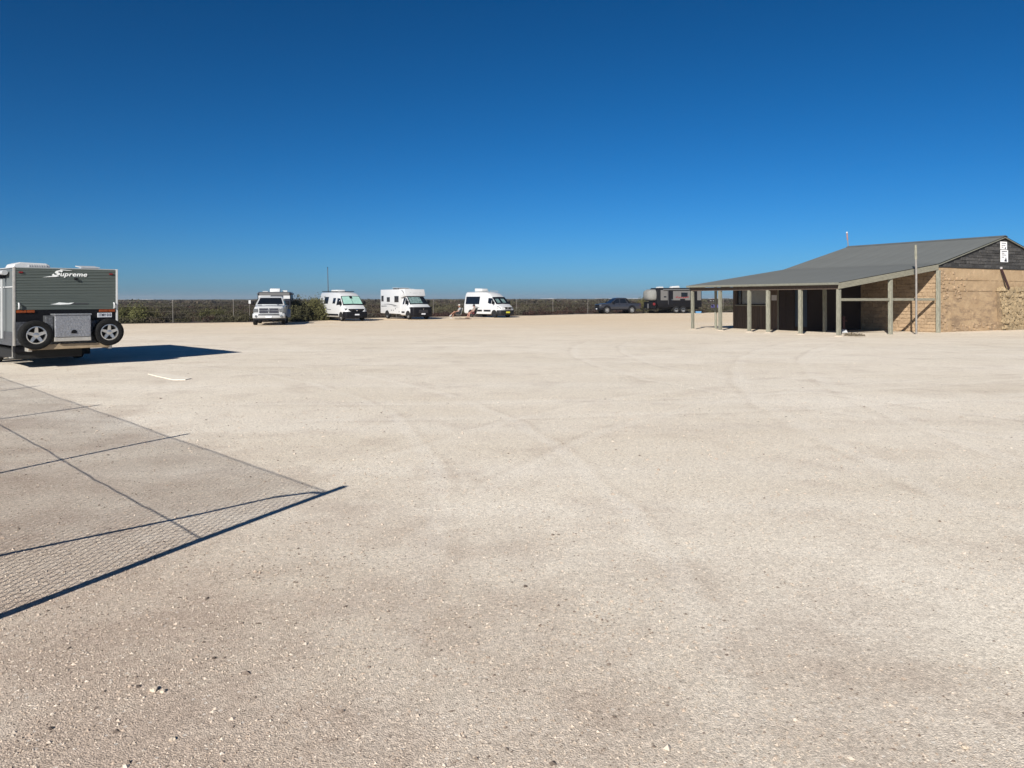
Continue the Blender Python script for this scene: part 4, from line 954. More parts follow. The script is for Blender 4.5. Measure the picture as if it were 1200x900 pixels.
def motorhome():
    f = (0.60, -0.80); sc = 1.03; loc, a = place((0, -0.88), G(479.6, 374.3), f, sc)
    t = thing('motorhome', 'white box motorhome with black front bumper and three small flank windows', 'motorhome', loc, a, 'white campers parked along the scrub', sc)
    WB = 3.9
    B = Body([(0.92, .40, .95, .80, .74, .8, .08), (0.84, .34, 1.10, .93, .86, .9, .10), (0.6, .34, 1.22, 1.0, .90, 1.0, .1), (0.28, .34, 1.36, 1.02, .93, 1.1, .08),
              (-.46, .34, 2.06, 1.02, .86, 1.3, .10), (-.95, .34, 2.20, 1.02, .83, 1.3, .12), (-1.45, .36, 2.2, 1.02, .85, 1.3, .1)])
    B.mesh().build('cab', M['white'], t, smooth=32)
    mb = MB(); mb.prism([(-5.25, .50), (-1.30, .46), (-1.28, 1.95), (-.78, 2.05), (-.42, 2.10), (-.62, 2.74), (-5.25, 2.74)], -1.07, 1.07, 'y'); mb.build('body', M['white'], t, bevel=.05, seg=3, smooth=50)
    box = lambda poly, sd, m, nm, off=.012: (MB().prism(poly, sd*1.05, sd*(1.07+off), 'y')).build(nm, M[m], t)
    for sd in (1, -1):
        arch(t, B, 0, .36, .43, sd); wheel(t, 0, sd*.89, .345, .345, .23, sd, spokes=6)
        mb = MB(); mb.prism([(-WB+.43*math.cos(PI*k/12), .36+.43*math.sin(PI*k/12)) for k in range(13)] + [(-WB-.43, .30), (-WB+.43, .30)], sd*.85, sd*1.078, 'y'); mb.build('wheel_arch', M['dark'], t)
        wheel(t, -WB, sd*.96, .345, .345, .23, sd, spokes=6)
        B.panel([(0.0, 1.36), (-.04, 1.46), (-.42, 1.90), (-1.0, 1.95), (-1.0, 1.36)], sd).build('cab_window', M['glass'], t)
        mirror(t, -.04, sd*.97, 1.36, sd, .4)
        for x0, x1, z0, z1 in ((-1.65, -2.45, 1.55, 2.12), (-3.35, -3.95, 1.58, 2.02), (-4.6, -5.05, 1.62, 2.16)):
            box([(x0, z0), (x1, z0), (x1, z1), (x0, z1)], sd, 'glass', 'side_window')
        box([(-1.7, 1.18), (-2.4, 1.30), (-3.6, 1.40), (-5.0, 1.34), (-3.6, 1.34), (-2.4, 1.22)], sd, 'graphic_k', 'graphic', .004)
        box([(-1.62, 1.06), (-2.3, 1.14), (-2.9, 1.22), (-2.3, 1.10)], sd, 'graphic_k', 'graphic', .004)
        box([(-3.9, 1.16), (-5.0, 1.13), (-5.15, 1.20), (-4.0, 1.22)], sd, 'graphic_k', 'graphic', .004)
        for x, z in ((-2.2, .9), (-2.6, .75), (-3.0, .45 + .3), (-1.5, .62)): box([(x, z), (x-.12, z), (x-.12, z+.1), (x, z+.1)], sd, 'graphic_k', 'vent', .008)
        B.panel([(-.62, .58), (-.62, .72), (-1.16, .72), (-1.16, .58)], sd, .02, .04).build('side_vent', M['black'], t)
        B.panel([(.30, 1.0), (.28, 1.10), (.62, 1.08), (.78, .98), (.6, .92)], sd, .025, .05).build('headlight', M['lens'], t)
        mb = MB(); mb.tube([(-.56, sd*1.072, 2.16), (-.64, sd*1.075, 2.38), (-.82, sd*1.075, 2.55), (-1.05, sd*1.075, 2.62)], .03, 5); mb.build('corner_moulding', M['graphic_k'], t)
    ws = screen_on(t, B, .28, .93, -.46, .85, 'glass', off=.012); screen_on(ws, B, .28, .93, -.46, .85, 'foil', 'sunshade', .02, .10, .90, -.92, .45)
    mb = MB(); mb.prism([(.42, 1.05), (.70, 1.04), (.93, .95), (1.01, .5), (1.02, 0), (1.01, -.5), (.93, -.95), (.70, -1.04), (.42, -1.05), (.2, -.6), (.2, .6)], .27, 1.12, 'z'); bp = mb.build('bumper', M['black'], t, bevel=.06, smooth=45)
    for z in (.62, .72, .82):
        mb = MB(); mb.box(1.0, 1.03, -.46, .46, z, z+.035); mb.build('grille_bar', M['graphic_k'], bp)
    mb = MB(); mb.prism([(-.06, .92), (0, .80), (.06, .92), (0, 1.04)], 1.02, 1.04, 'x'); mb.build('badge', M['chrome'], bp)
    lampbox(t, 'number_plate', 1.022, 1.04, -.20, .20, .44, .56, 'plate', 0)
    mb = MB(); mb.box(-1.5, -2.6, -.5, .5, 2.742, 2.79); mb.build('roof_hatch', M['plastic_white'], t, bevel=.01)
    mb = MB(); mb.box(-2.7, -3.6, -.6, .6, 2.742, 2.86); hb = mb.build('roof_hatch', M['black'], t, bevel=.01, label='raised dark hatch with white lid')
    mb = MB(); mb.box(-2.6, -3.7, -.65, .65, 2.862, 2.90, Matrix.Rotation(.03, 3, 'Y')); mb.build('hatch_lid', M['plastic_white'], hb, bevel=.01)
    mb = MB(); nrm = (.64, 0, .2)
    for y0, y1, q in ((-.55, -.40, .5), (-.2, .25, .42), (.5, .62, .5)):
        slab(mb, [(-.42-.2*q, y0, 2.10+.64*q), (-.42-.2*q, y1, 2.10+.64*q), (-.42-.2*(q+.09), y1, 2.10+.64*(q+.09)), (-.42-.2*(q+.09), y0, 2.10+.64*(q+.09))], nrm, .008)
    mb.build('front_lettering', M['plastic_grey'], t)
    return t
motorhome()

def sprinter():
    f = (0.68, -0.733); sc = 1.0; loc, a = place((0, -0.88), G(580, 372.2), f, sc)
    t = thing('camper_van', 'white high roof van with long dark flank window and yellow number plate', 'van', loc, a, 'white campers parked along the scrub', sc)
    WB = 3.7
    B = Body([(0.93, .40, .88, .66, .60, .75, .08), (0.86, .34, 1.02, .85, .78, .85, .10), (0.65, .34, 1.18, .96, .86, 1.0, .12), (0.26, .34, 1.36, .99, .91, 1.1, .08),
              (-.46, .34, 2.08, .99, .84, 1.3, .10), (-.92, .34, 2.42, .99, .80, 1.3, .18), (-1.5, .34, 2.60, .99, .80, 1.3, .22), (-4.6, .36, 2.64, .99, .80, 1.3, .22), (-4.82, .40, 2.52, .95, .74, 1.3, .22)])
    B.mesh().build('body', M['white'], t, smooth=32)
    for x in (0, -WB):
        for sd in (1, -1):
            arch(t, B, x, .36, .43, sd); wheel(t, x, sd*.88, .345, .345, .23, sd, rim='steel_grey', spokes=6)
    ws = screen_on(t, B, .26, .90, -.46, .83, 'glass')
    for s0, s1 in ((-.75, -.25), (.10, .60)): screen_on(ws, B, .26, .90, -.46, .83, 'foil', 'sunshade', .024, .18, .72, s0, s1)
    for sd in (1, -1):
        B.panel([(0.0, 1.38), (-.04, 1.48), (-.42, 1.96), (-1.0, 2.0), (-1.0, 1.50), (-.70, 1.40)], sd).build('cab_window', M['glass'], t)
        mirror(t, -.04, sd*.96, 1.36, sd, .36)
        B.panel([(-2.35, 1.35), (-2.35, 2.14), (-4.55, 2.14), (-4.55, 1.35)], sd).build('side_window', M['glass'], t)
        B.panel([(-.55, .60), (-.55, .78), (-1.6, .78), (-1.6, .60)], sd, .02, .04).build('side_moulding', M['black'], t)
        B.panel([(-1.9, .60), (-1.9, .78), (-3.2, .78), (-3.2, .60)], sd, .02, .04).build('side_moulding', M['black'], t)
        B.panel([(-2.4, 1.02), (-2.7, 1.16), (-3.3, 1.20), (-4.0, 1.22), (-4.0, 1.16), (-3.2, 1.06)], sd, .006, .01).build('graphic', M['plastic_grey'], t)
        B.panel([(-2.25, .96), (-2.6, 1.10), (-3.2, 1.12), (-3.0, 1.02)], sd, .006, .01).build('graphic', M['graphic_k'], t)
        B.panel([(-.55, .36), (-.55, .52), (-3.1, .52), (-3.1, .36)], sd, .03, .05).build('side_sill', M['white'], t)
        B.panel([(.42, .92), (.36, 1.14), (.56, 1.14), (.82, .98), (.80, .86)], sd, .022, .05).build('headlight', M['lens'], t)
    mb = MB(); mb.prism([(.40, 1.02), (.72, 1.01), (.93, .88), (1.0, .4), (1.0, -.4), (.93, -.88), (.72, -1.01), (.40, -1.02), (.2, -.6), (.2, .6)], .27, .76, 'z'); mb.build('bumper', mat('grey_bumper', (.014, .015, .017), .55, spec=.2), t, bevel=.05, smooth=45)
    mb = MB(); mb.prism([(.60, 1.10), (.48, 1.06), (.40, .84), (-.40, .84), (-.48, 1.06), (-.60, 1.10)], .78, .985, 'x'); g = mb.build('grille', M['white'], t, bevel=.03)
    mb = MB(); mb.prism([(.52, 1.06), (.42, 1.03), (.35, .88), (-.35, .88), (-.42, 1.03), (-.52, 1.06)], .90, 1.0, 'x'); mb.build('grille_mesh', M['black'], g)
    mb = MB(); mb.lathe([(.095, 0), (.095, .012), (.08, .012), (.08, 0)], (1.0, 0, .96), (1, 0, 0), 18); mb.build('badge', M['plastic_grey'], g)
    lampbox(t, 'number_plate', 1.0, 1.02, -.25, .25, .46, .62, 'plate_y', 0)
    mb = MB(); mb.prism([(-2.5, 2.66), (-3.75, 2.66), (-3.72, 3.0), (-2.6, 2.96)], -.42, .42, 'y'); mb.build('air_conditioner', M['plastic_white'], t, bevel=.05, seg=3, smooth=50)
    for sd in (1, -1):
        mb = MB(); mb.tube([(-1.25, sd*.62, 2.70), (-2.45, sd*.62, 2.74)], .02, 5); mb.tube([(-1.3, sd*.62, 2.58), (-1.3, sd*.62, 2.71)], .015, 5); mb.tube([(-2.4, sd*.62, 2.6), (-2.4, sd*.62, 2.74)], .015, 5); mb.build('roof_rail', M['galv'], t)
    lampbox(t, 'marker_light', -.98, -.90, -.03, .03, 2.34, 2.44, 'ink', .01)
    return t
sprinter()

# ------------------------------------------------------------------ pickups
def pickup(t, WB, paint, zh, belt, top, hw, R, kind):
    B = Body([(0.90, .52, zh-.16, hw-.14, hw-.20, .8, .08), (0.78, .46, zh-.06, hw-.04, hw-.08, .9, .10), (.2, .46, zh, hw, hw-.06, .95, .10), (-.70, .46, zh+.06, hw, hw-.05, 1.0, .08),
              (-.75, .46, belt, hw, hw-.04, 1.0, .06), (-2.75, .46, belt, hw, hw-.04, 1.0, .06), (-WB-1.10, .50, belt+.02, hw, hw-.04, 1.0, .06), (-WB-1.18, .56, belt-.02, hw-.04, hw-.07, 1.0, .06)])
    B.mesh().build('body', M[paint], t, smooth=32)
    b0 = [(-2.78, hw-.06), (-.42, hw-.06)]; zb = belt-.03; x0, x1, x2, x3 = -2.78, -.42, -1.30, -2.45; wb, wt = hw-.05, hw-.24
    mb = MB(); loops = []
    for xa, xb, w, z in ((x0, x1, wb, zb), (x3, x2, wt, top-.07), (x3+.04, x2-.10, wt-.06, top-.015), (x3+.15, x2-.3, wt-.25, top)):
        loops.append([(xa, -w, z), (xa+.02, -w, z), (xb-.02, -w, z), (xb, -w+.05, z), (xb, w-.05, z), (xb-.02, w, z), (xa+.02, w, z), (xa, w, z)])
    mb.loft(loops); mb.build('cab', M[paint], t, smooth=30)
    def side_pt(x, q, sd):      # q 0..1 from belt to roof on the cab flank
        w = wb+(wt-wb)*q; z = zb+(top-.07-zb)*q; return (x, sd*w, z)
    for sd in (1, -1):
        for xa, xb, xc, xd in ((-.68, -1.26, -1.62, -1.62), (-1.70, -1.70, -2.38, -2.58)):
            mb = MB(); slab(mb, [side_pt(xa, .08, sd), side_pt(xb, .90, sd), side_pt(xc, .90, sd), side_pt(xd, .08, sd)], (0, sd, .3), .012); mb.build('side_window', M['glass'], t)
        mirror(t, -.72, sd*(hw-.03), belt-.02, sd, .26)
        for x in (0, -WB):
            arch(t, B, x, R+.03, R*1.24, sd, 'black'); wheel(t, x, sd*(hw-.09), R, R, .27, sd, spokes=6)
        B.panel([(-.55, .40), (-.55, .50), (-WB+.55, .50), (-WB+.55, .40)], sd, .06, .10).build('side_step', M['black'], t)
        for x in (-1.50, -2.45): B.panel([(x, belt-.18), (x-.18, belt-.18), (x-.18, belt-.14), (x, belt-.14)], sd, .025, .03).build('door_handle', M['black'], t)
    def lerp(a, b, q): return a+(b-a)*q
    for xa, xb, nm in ((x1, x2, 'windscreen'), (x0, x3, 'rear_window')):
        mb = MB(); pts = []
        for q, s in ((.10, -1), (.10, 1), (.92, 1), (.92, -1)): pts.append((lerp(xa, xb, q), s*(lerp(wb, wt, q)-.09), lerp(zb, top-.07, q)))
        slab(mb, pts, (1 if nm == 'windscreen' else -1, 0, .9), .012); mb.build(nm, M['glass'], t)
    return B
def ram():
    f = (0.24, -0.971); sc = 1.10; loc, a = place((0, -.93), G(299, 380.8), f, sc)
    t = thing('pickup_truck', 'large white pickup truck facing the lot with chrome grille and caravan behind', 'pickup', loc, a, None, sc)
    WB = 3.8; hw = 1.0
    B = pickup(t, WB, 'ram_white', 1.30, 1.36, 1.93, hw, .40, 'ram')
    mb = MB(); mb.prism([(-.60, .80), (.60, .80), (.66, 1.16), (-.66, 1.16)], .86, .955, 'x'); g = mb.build('grille', M['plastic_grey'], t, bevel=.03)
    for y0 in (-.60, .03):
        for z0 in (.82, .985):
            mb = MB(); mb.box(.955, .972, y0, y0+.57, z0, z0+.145); mb.build('grille_mesh', M['ink'], g)
    mb = MB(); mb.prism([(-.05, .90), (.05, .90), (.09, 1.01), (.04, 1.06), (-.04, 1.06), (-.09, 1.01)], .972, .99, 'x'); mb.build('badge', M['chrome'], g)
    mb = MB(); mb.prism([(.55, 1.06), (.86, 1.02), (.99, .6), (1.0, -.6), (.86, -1.02), (.55, -1.06), (.4, -.6), (.4, .6)], .46, .78, 'z'); bp = mb.build('bumper', M['ram_white'], t, bevel=.05, smooth=45)
    mb = MB(); mb.box(.985, 1.012, -.66, .66, .665, .735); mb.build('bumper_slot', M['black'], bp)
    mb = MB(); mb.prism([(.5, 1.02), (.8, .98), (.95, .6), (.95, -.6), (.8, -.98), (.5, -1.02)], .34, .458, 'z'); mb.build('air_dam', M['black'], t)
    lampbox(t, 'number_plate', 1.012, 1.03, -.20, .20, .50, .62, 'plate', 0)
    for sd in (1, -1):
        lampbox(t, 'headlight', .70, .93, sd*.82-.15, sd*.82+.15, .86, 1.10, 'lens', .04)
        mb = MB(); mb.lathe([(.002, .02), (.07, .015), (.08, 0)], (.975 if sd else 0, sd*.80, .60), (1, 0, 0), 12); mb.build('fog_light', M['lens'], t)
        # wide rear guards over twin rear tyres
        mb = MB(); n = 10
        L = [[(-WB+.62*math.cos(PI*k/n)*q, sd*y, .42+.60*math.sin(PI*k/n)*q) for k in range(n+1)] + [(-WB-.62*q, sd*y, .5), (-WB+.62*q, sd*y, .5)][::1] for y, q in ((.96, 1.0), (1.16, .97), (1.22, .88))]
        mb.loft(L); mb.build('rear_guard', M['ram_white'], t, smooth=40)
    lampbox(t, 'roof_light', -1.62, -1.52, -.04, .04, 1.925, 1.965, 'ink', .01)
    mb = MB(); mb.prism([(-.1, .5), (-.75, .62), (-.75, -.62), (-.1, -.5)], 1.315, 1.39, 'z'); mb.build('bonnet_bulge', M['ram_white'], t, bevel=.03, smooth=50)
ram()
def ute():
    f = (-0.965, -0.262); sc = 1.06; loc, a = place((0, .82), G(711, 367.7), f, sc)
    t = thing('pickup_truck', 'dark grey dual cab pickup parked side on, hitched to the off road caravan', 'pickup', loc, a, None, sc); t.scale = (sc, sc, sc*1.07)
    WB = 3.2; hw = .93
    B = pickup(t, WB, 'steel_grey', 1.12, 1.16, 1.78, hw, .41, 'ute')
    mb = MB(); mb.prism([(-.55, .70), (.55, .70), (.60, 1.0), (-.60, 1.0)], .84, .935, 'x'); g = mb.build('grille', M['black'], t, bevel=.03)
    mb = MB(); mb.prism([(.5, .99), (.84, .92), (.97, .5), (.97, -.5), (.84, -.92), (.5, -.99), (.4, -.6), (.4, .6)], .42, .69, 'z'); mb.build('bumper', M['black'], t, bevel=.04, smooth=45)
    lampbox(t, 'number_plate', .97, .985, -.19, .19, .48, .60, 'plate', 0)
    for sd in (1, -1):
        lampbox(t, 'headlight', .60, .88, sd*.74-.12, sd*.74+.12, .84, 1.02, 'lens', .04)
        mb = MB(); mb.prism([(-2.62, 1.17), (-2.42, 1.74), (-2.52, 1.74), (-3.05, 1.25), (-3.35, 1.19)], sd*.62, sd*.80, 'y'); mb.build('sports_bar', M['black'], t, bevel=.02)
        B.panel([(-WB-1.0, .82), (-WB-1.0, 1.12), (-WB-1.12, 1.12), (-WB-1.12, .82)], sd, .012).build('tail_light', M['red_lens'], t)
    mb = MB(); mb.box(-2.85, -WB-1.08, -.80, .80, 1.19, 1.215); mb.build('tray_cover', M['black'], t)
    mb = MB(); mb.box(-WB-1.3, -WB-1.12, -.8, .8, .50, .66); mb.build('rear_bumper', M['black'], t, bevel=.02)
ute()

# ------------------------------------------------------------------ far caravans
def caravan_box(t, L, Wd, z0, z1, mats, wheels, R=.38):
    mb = MB(); mb.prism([(-L, z0), (-L, z1-.12), (-L+.12, z1), (-.35, z1), (0, z1-.30), (0, z0+.55), (-.35, z0)], -Wd/2, Wd/2, 'y')
    b = mb.build('body', M[mats], t, bevel=.04, smooth=40)
    for x in wheels:
        for sd in (1, -1):
            mb = MB(); mb.prism([(x+R*1.15*math.cos(PI*k/12), R+R*1.15*math.sin(PI*k/12)) for k in range(13)], sd*(Wd/2-.3), sd*(Wd/2+.008), 'y'); mb.build('wheel_arch', M['dark'], t)
            wheel(t, x, sd*(Wd/2-.10), R, R, .26, sd, spokes=6)
    mb = MB()
    for sd in (1, -1): mb.box(-L+.1, .2, sd*.5-.05, sd*.5+.05, .48, z0-.002)
    mb.tube([(.1, .5, .52), (1.6, 0.03, .50)], .05, 6); mb.tube([(.1, -.5, .52), (1.6, -.03, .50)], .05, 6); mb.box(1.55, 1.8, -.05, .05, .47, .55)
    mb.build('chassis', M['dark'], t)
    mb = MB(); mb.tube([(1.25, 0, .1), (1.25, 0, .9)], .03, 8); mb.lathe([(.11, -.04), (.11, .04), (.02, .04), (.02, -.04)], (1.25, 0, .11), (0, 1, 0), 12); mb.build('jockey_wheel', M['black'], t)
    return b
def back_caravan():
    f = Vector((0.24, -0.971)); c = Vector((-20.1, 65.0, 0))
    t = thing('caravan', 'grey caravan with white front band standing behind the white pickup truck', 'caravan', c, head(f), None, 1.0)
    Wd = 2.62; zt = 2.52; caravan_box(t, 6.2, Wd, .62, zt, 'navy', (-3.0, -3.9))
    mb = MB(); slab(mb, [(-.02, -1.22, zt-.30), (-.02, 1.22, zt-.30), (-.30, 1.22, zt-.06), (-.30, -1.22, zt-.06)], (1, 0, 1.2), .02); mb.build('front_slope', M['van_grey'], t)
    mb = MB(); mb.box(-.005, .03, -1.27, 1.27, zt-.58, zt-.31); mb.build('front_band', M['white'], t)
    mb = MB(); mb.box(.031, .06, -.28, .72, zt-.55, zt-.26); mb.build('front_hatch', M['graphic_k'], t)
    mb = MB(); mb.box(.0, .026, -1.1, .5, zt-.75, zt-.66); mb.build('front_strip', M['plastic_grey'], t)
    mb = MB(); mb.box(.0, .03, -1.0, .9, 1.25, 1.70); mb.build('front_window', M['glass'], t)
    mb = MB(); mb.box(.02, .55, -1.0, 1.0, .66, 1.2); mb.build('front_toolbox', M['checker'], t, bevel=.02)
    for sd in (1, -1):
        mb = MB(); mb.box(-.4, .01, sd*(Wd/2)-.03, sd*(Wd/2)+.03, .7, zt-.15); mb.build('corner_trim', M['black'], t, bevel=.01)
        mb = MB(); mb.box(-1.2, -2.4, sd*(Wd/2+.012)-.02, sd*(Wd/2+.012)+.02, 1.45, 2.0); mb.build('side_window', M['glass'], t)
        mb = MB(); mb.tube([(-.8, sd*(Wd/2+.07), zt-.14), (-5.0, sd*(Wd/2+.07), zt-.14)], .07, 8); mb.build('awning_roll', M['van_grey'], t)
    mb = MB(); mb.prism([(-1.0, zt), (-1.9, zt), (-1.8, zt+.30), (-1.15, zt+.30)], -.42, .42, 'y'); o = mb.build('air_conditioner', M['plastic_white'], t, bevel=.05, seg=3, smooth=50)
    mb = MB(); mb.box(-1.6, -2.1, .6, 1.0, zt, zt+.14); mb.build('roof_hatch', M['plastic_white'], t, bevel=.02)
    mb = MB(); mb.box(-.9, -1.5, -1.0, -.55, zt, zt+.08); mb.build('roof_hatch', M['plastic_grey'], t, bevel=.02)
back_caravan()
def offroad_caravan():
    f = Vector((-0.965, -0.262)); c = G(772, 367.1)
    t = thing('caravan', 'black and grey off road caravan with pale canvas covered front beside the verandah', 'caravan', c + Vector((-.8, .0, 0)), head(f), None, 1.0); t.scale = (1, 1, 1.05)
    Wd = 2.4; zt = 3.12; z0 = .75; H = Wd/2
    caravan_box(t, 6.4, Wd, z0, zt, 'black', (-2.75, -3.75), .40)
    flank = lambda nm, m, x0, x1, za, zb, off=.015: MB().box(x1, x0, H-.02, H+off, za, zb).build(nm, M[m], t)
    flank('flank_panel', 'van_grey', -.55, -1.55, 1.60, 2.86); flank('flank_panel', 'van_grey', -2.30, -4.75, 1.60, 2.74)
    flank('flank_panel', 'van_grey', -5.75, -6.3, 1.60, 2.74)
    dr = flank('door', 'black', -1.60, -2.25, .95, 2.72, .03); mb = MB(); mb.box(-2.18, -2.10, H+.031, H+.05, 1.6, 1.75); mb.build('handle', M['chrome'], dr)
    flank('side_window', 'glass', -3.45, -4.35, 2.02, 2.55, .04); flank('side_window', 'glass', -1.00, -1.35, 1.95, 2.10, .03)
    flank('hatch', 'black', -3.3, -4.0, 1.42, 1.78, .03)
    mb = MB(); x = -2.65
    for k, (w, zz) in enumerate(((.3, 2.0), (.22, 1.94), (.26, 1.98), (.24, 1.93), (.3, 1.97), (.22, 2.0))): mb.prism([(x, zz-.10), (x-w, zz-.06), (x-w-.05, zz+.08), (x-.06, zz+.03)], H+.016, H+.022, 'y'); x -= w+.06
    mb.build('side_lettering', M['red'], t)
    mb = MB(); mb.tube([(-.9, H+.08, 2.90), (-5.8, H+.08, 2.90)], .085, 10); mb.build('awning_roll', mat('awning_grey', (.10, .105, .11), .6), t, smooth=50)
    for x in (-1.58, -4.9):
        mb = MB(); mb.box(x-.04, x, H+.02, H+.10, 1.1, 2.85); mb.build('awning_arm', M['graphic_k'], t)
    # covered front: a soft cover bulging over the nose, open toolbox and red hose below
    mb = MB(); L = []
    for x, s_ in ((-.35, .92), (0.05, 1.0), (.55, .97), (.9, .80), (1.05, .45)):
        z_c, zh = 2.22, .74*s_; L.append([(x, 1.14*s_*math.copysign(abs(math.cos(q))**.6, math.cos(q)), z_c + zh*math.copysign(abs(math.sin(q))**.6, math.sin(q)) + .03*noise.noise((x*3, q*2, 1))) for q in [2*PI*k/24 for k in range(24)]])
    mb.loft(L); mb.build('front_cover', M['cover'], t, smooth=60, label='pale quilted canvas cover over the front')
    mb = MB(); mb.box(.0, .75, -1.05, 1.05, .62, 1.42); mb.build('front_toolbox', M['black'], t, bevel=.02)
    mb = MB(); mb.lathe([(.15, -.05), (.17, 0), (.15, .05), (.08, .05), (.07, 0), (.08, -.05)], (.32, 1.11, 1.14), (0, 1, 0), 18); mb.build('hose_reel', M['red'], t, smooth=60)
    mb = MB(); mb.box(.85, 1.05, .55, .75, .60, 1.2); mb.build('gas_bottle', M['graphic_k'], t, bevel=.06, seg=3)
    mb = MB(); mb.prism([(-.6, zt), (-1.4, zt), (-1.3, zt+.16), (-.75, zt+.16)], -.4, .4, 'y'); mb.build('roof_hatch', M['plastic_white'], t, bevel=.03)
    mb = MB(); mb.prism([(-2.5, zt), (-3.7, zt), (-3.6, zt+.28), (-2.7, zt+.22)], -.42, .42, 'y'); mb.build('air_conditioner', M['plastic_white'], t, bevel=.05, seg=3, smooth=50)
    mb = MB(); mb.lathe([(.002, 0), (.30, .02), (.40, .10), (.40, .22), (.002, .24)], (-6.42, .1, 1.35), (-1, 0, 0), 20); mb.build('spare_wheel', M['rubber'], t)
    return t
offroad_caravan()

# ------------------------------------------------------------------ small things round the lot
g = G(816.5, 366.8)
tub = MB(); tub.loft([[(-.32, -.2, 0), (.32, -.2, 0), (.32, .2, 0), (-.32, .2, 0)], [(-.37, -.25, .24), (.37, -.25, .24), (.37, .25, .24), (-.37, .25, .24)], [(-.33, -.21, .24), (.33, -.21, .24), (.33, .21, .24), (-.33, .21, .24)], [(-.29, -.17, .04), (.29, -.17, .04), (.29, .17, .04), (-.29, .17, .04)]])
o = tag(tub.build('plastic_tub', M['pale_blue']), 'pale blue plastic tub on the ground beside the off road caravan', 'tub'); o.location = (g.x, g.y-.8, 0)
g = G(838, 365.6)
t = thing('camp_table', 'violet blue cloth covered camp table with white corner knobs seen through the verandah', 'table', (g.x, g.y-.6, 0), 0.2)
mb = MB(); mb.box(-.62, .62, -.4, .4, .98, 1.03); mb.build('tabletop', M['blue_tub'], t, bevel=.01)
mb = MB(); mb.box(-.60, .60, -.42, -.39, .62, .975); mb.box(-.60, .60, .39, .42, .62, .975); mb.build('cloth_skirt', M['blue_tub'], t)
for x in (-.56, .56):
    for y in (-.36, .36):
        mb = MB(); mb.tube([(x*1.08, y, 0), (x, y, .98)], .02, 6); mb.build('leg', M['graphic_k'], t)
        mb = MB(); mb.tube([(x*1.12, y, .9), (x*1.12, y, 1.58)], .007, 5); kp = mb.build('rod', M['graphic_k'], t)
        mb = MB(); mb.ball((x*1.12, y, 1.60), .055); mb.build('knob', M['plastic_white'], kp)
# white sign left of the truck
g = G(292.6, 378.0); t = thing('marker_sign', 'small white marker sign on a thin post left of the white pickup', 'sign', (g.x*1.06, g.y*1.06, 0), 0.2)
mb = MB(); mb.tube([(0, 0, -.05), (0, 0, 1.55)], .025, 6); mb.build('post', M['picket'], t)
mb = MB(); mb.box(-.09, .09, -.035, -.025, 1.52, 1.82); mb.build('board', M['plastic_white'], t, bevel=.01)
# slim mast behind the van
t = thing('mast', 'tall slim dark mast rising behind the van with pale green shade', 'mast', (-18.0, 75.2, 0))
mb = MB(); mb.tube([(0.06, 0, -.1), (0.03, 0, 2.4), (-.03, 0, 4.95)], [.05, .045, .03], 6); mb.build('pole', M['graphic_k'], t)
mb = MB(); mb.ball((-.03, 0, 4.98), .05); mb.build('cap', M['black'], t)

# ------------------------------------------------------------------ people
def caps(mb, pts, rad, n=10):
    "tapering limb with rounded ends"
    for i in range(len(pts)-1): mb.tube([pts[i], pts[i+1]], [rad[i], rad[i+1]], n)
    for p, r in zip(pts, rad): mb.ball(p, r*0.995, n, 7)
def fuse(mb, name, m, parent, voxel):
    o = mb.build(name, m, None); md = o.modifiers.new('Remesh', 'REMESH'); md.mode = 'VOXEL'; md.voxel_size = voxel
    sm = o.modifiers.new('Smooth', 'SMOOTH'); sm.iterations = 3; sm.factor = 0.5
    dg = bpy.context.evaluated_depsgraph_get(); me = bpy.data.meshes.new_from_object(o.evaluated_get(dg)); me.name = name
    bpy.data.objects.remove(o); me.materials.clear(); me.polygons.foreach_set('use_smooth', [True]*len(me.polygons))
    return ob(name, me, m, parent)
def hand(mb, wrist, d, palm_n):
    d = Vector(d).normalized(); nrm = Vector(palm_n).normalized(); sd = d.cross(nrm).normalized(); w = Vector(wrist)
    for k in range(4):
        o = (k-1.5)*0.019; kn = w + d*.085 + sd*o; ln = (.066, .076, .071, .056)[k]
        caps(mb, [w + d*.015 + sd*o*.7, kn], [.014, .012], 8)
        p1 = kn + d*ln*.5 - nrm*.008; p2 = p1 + d*ln*.4 - nrm*.022; caps(mb, [kn, p1, p2], [.0105, .0095, .008], 8)
    b = w + d*.03 - sd*.03; caps(mb, [w + d*.015, b, b + d*.035 - sd*.026 - nrm*.008, b + d*.06 - sd*.034 - nrm*.02], [.014, .0135, .011, .009], 8)
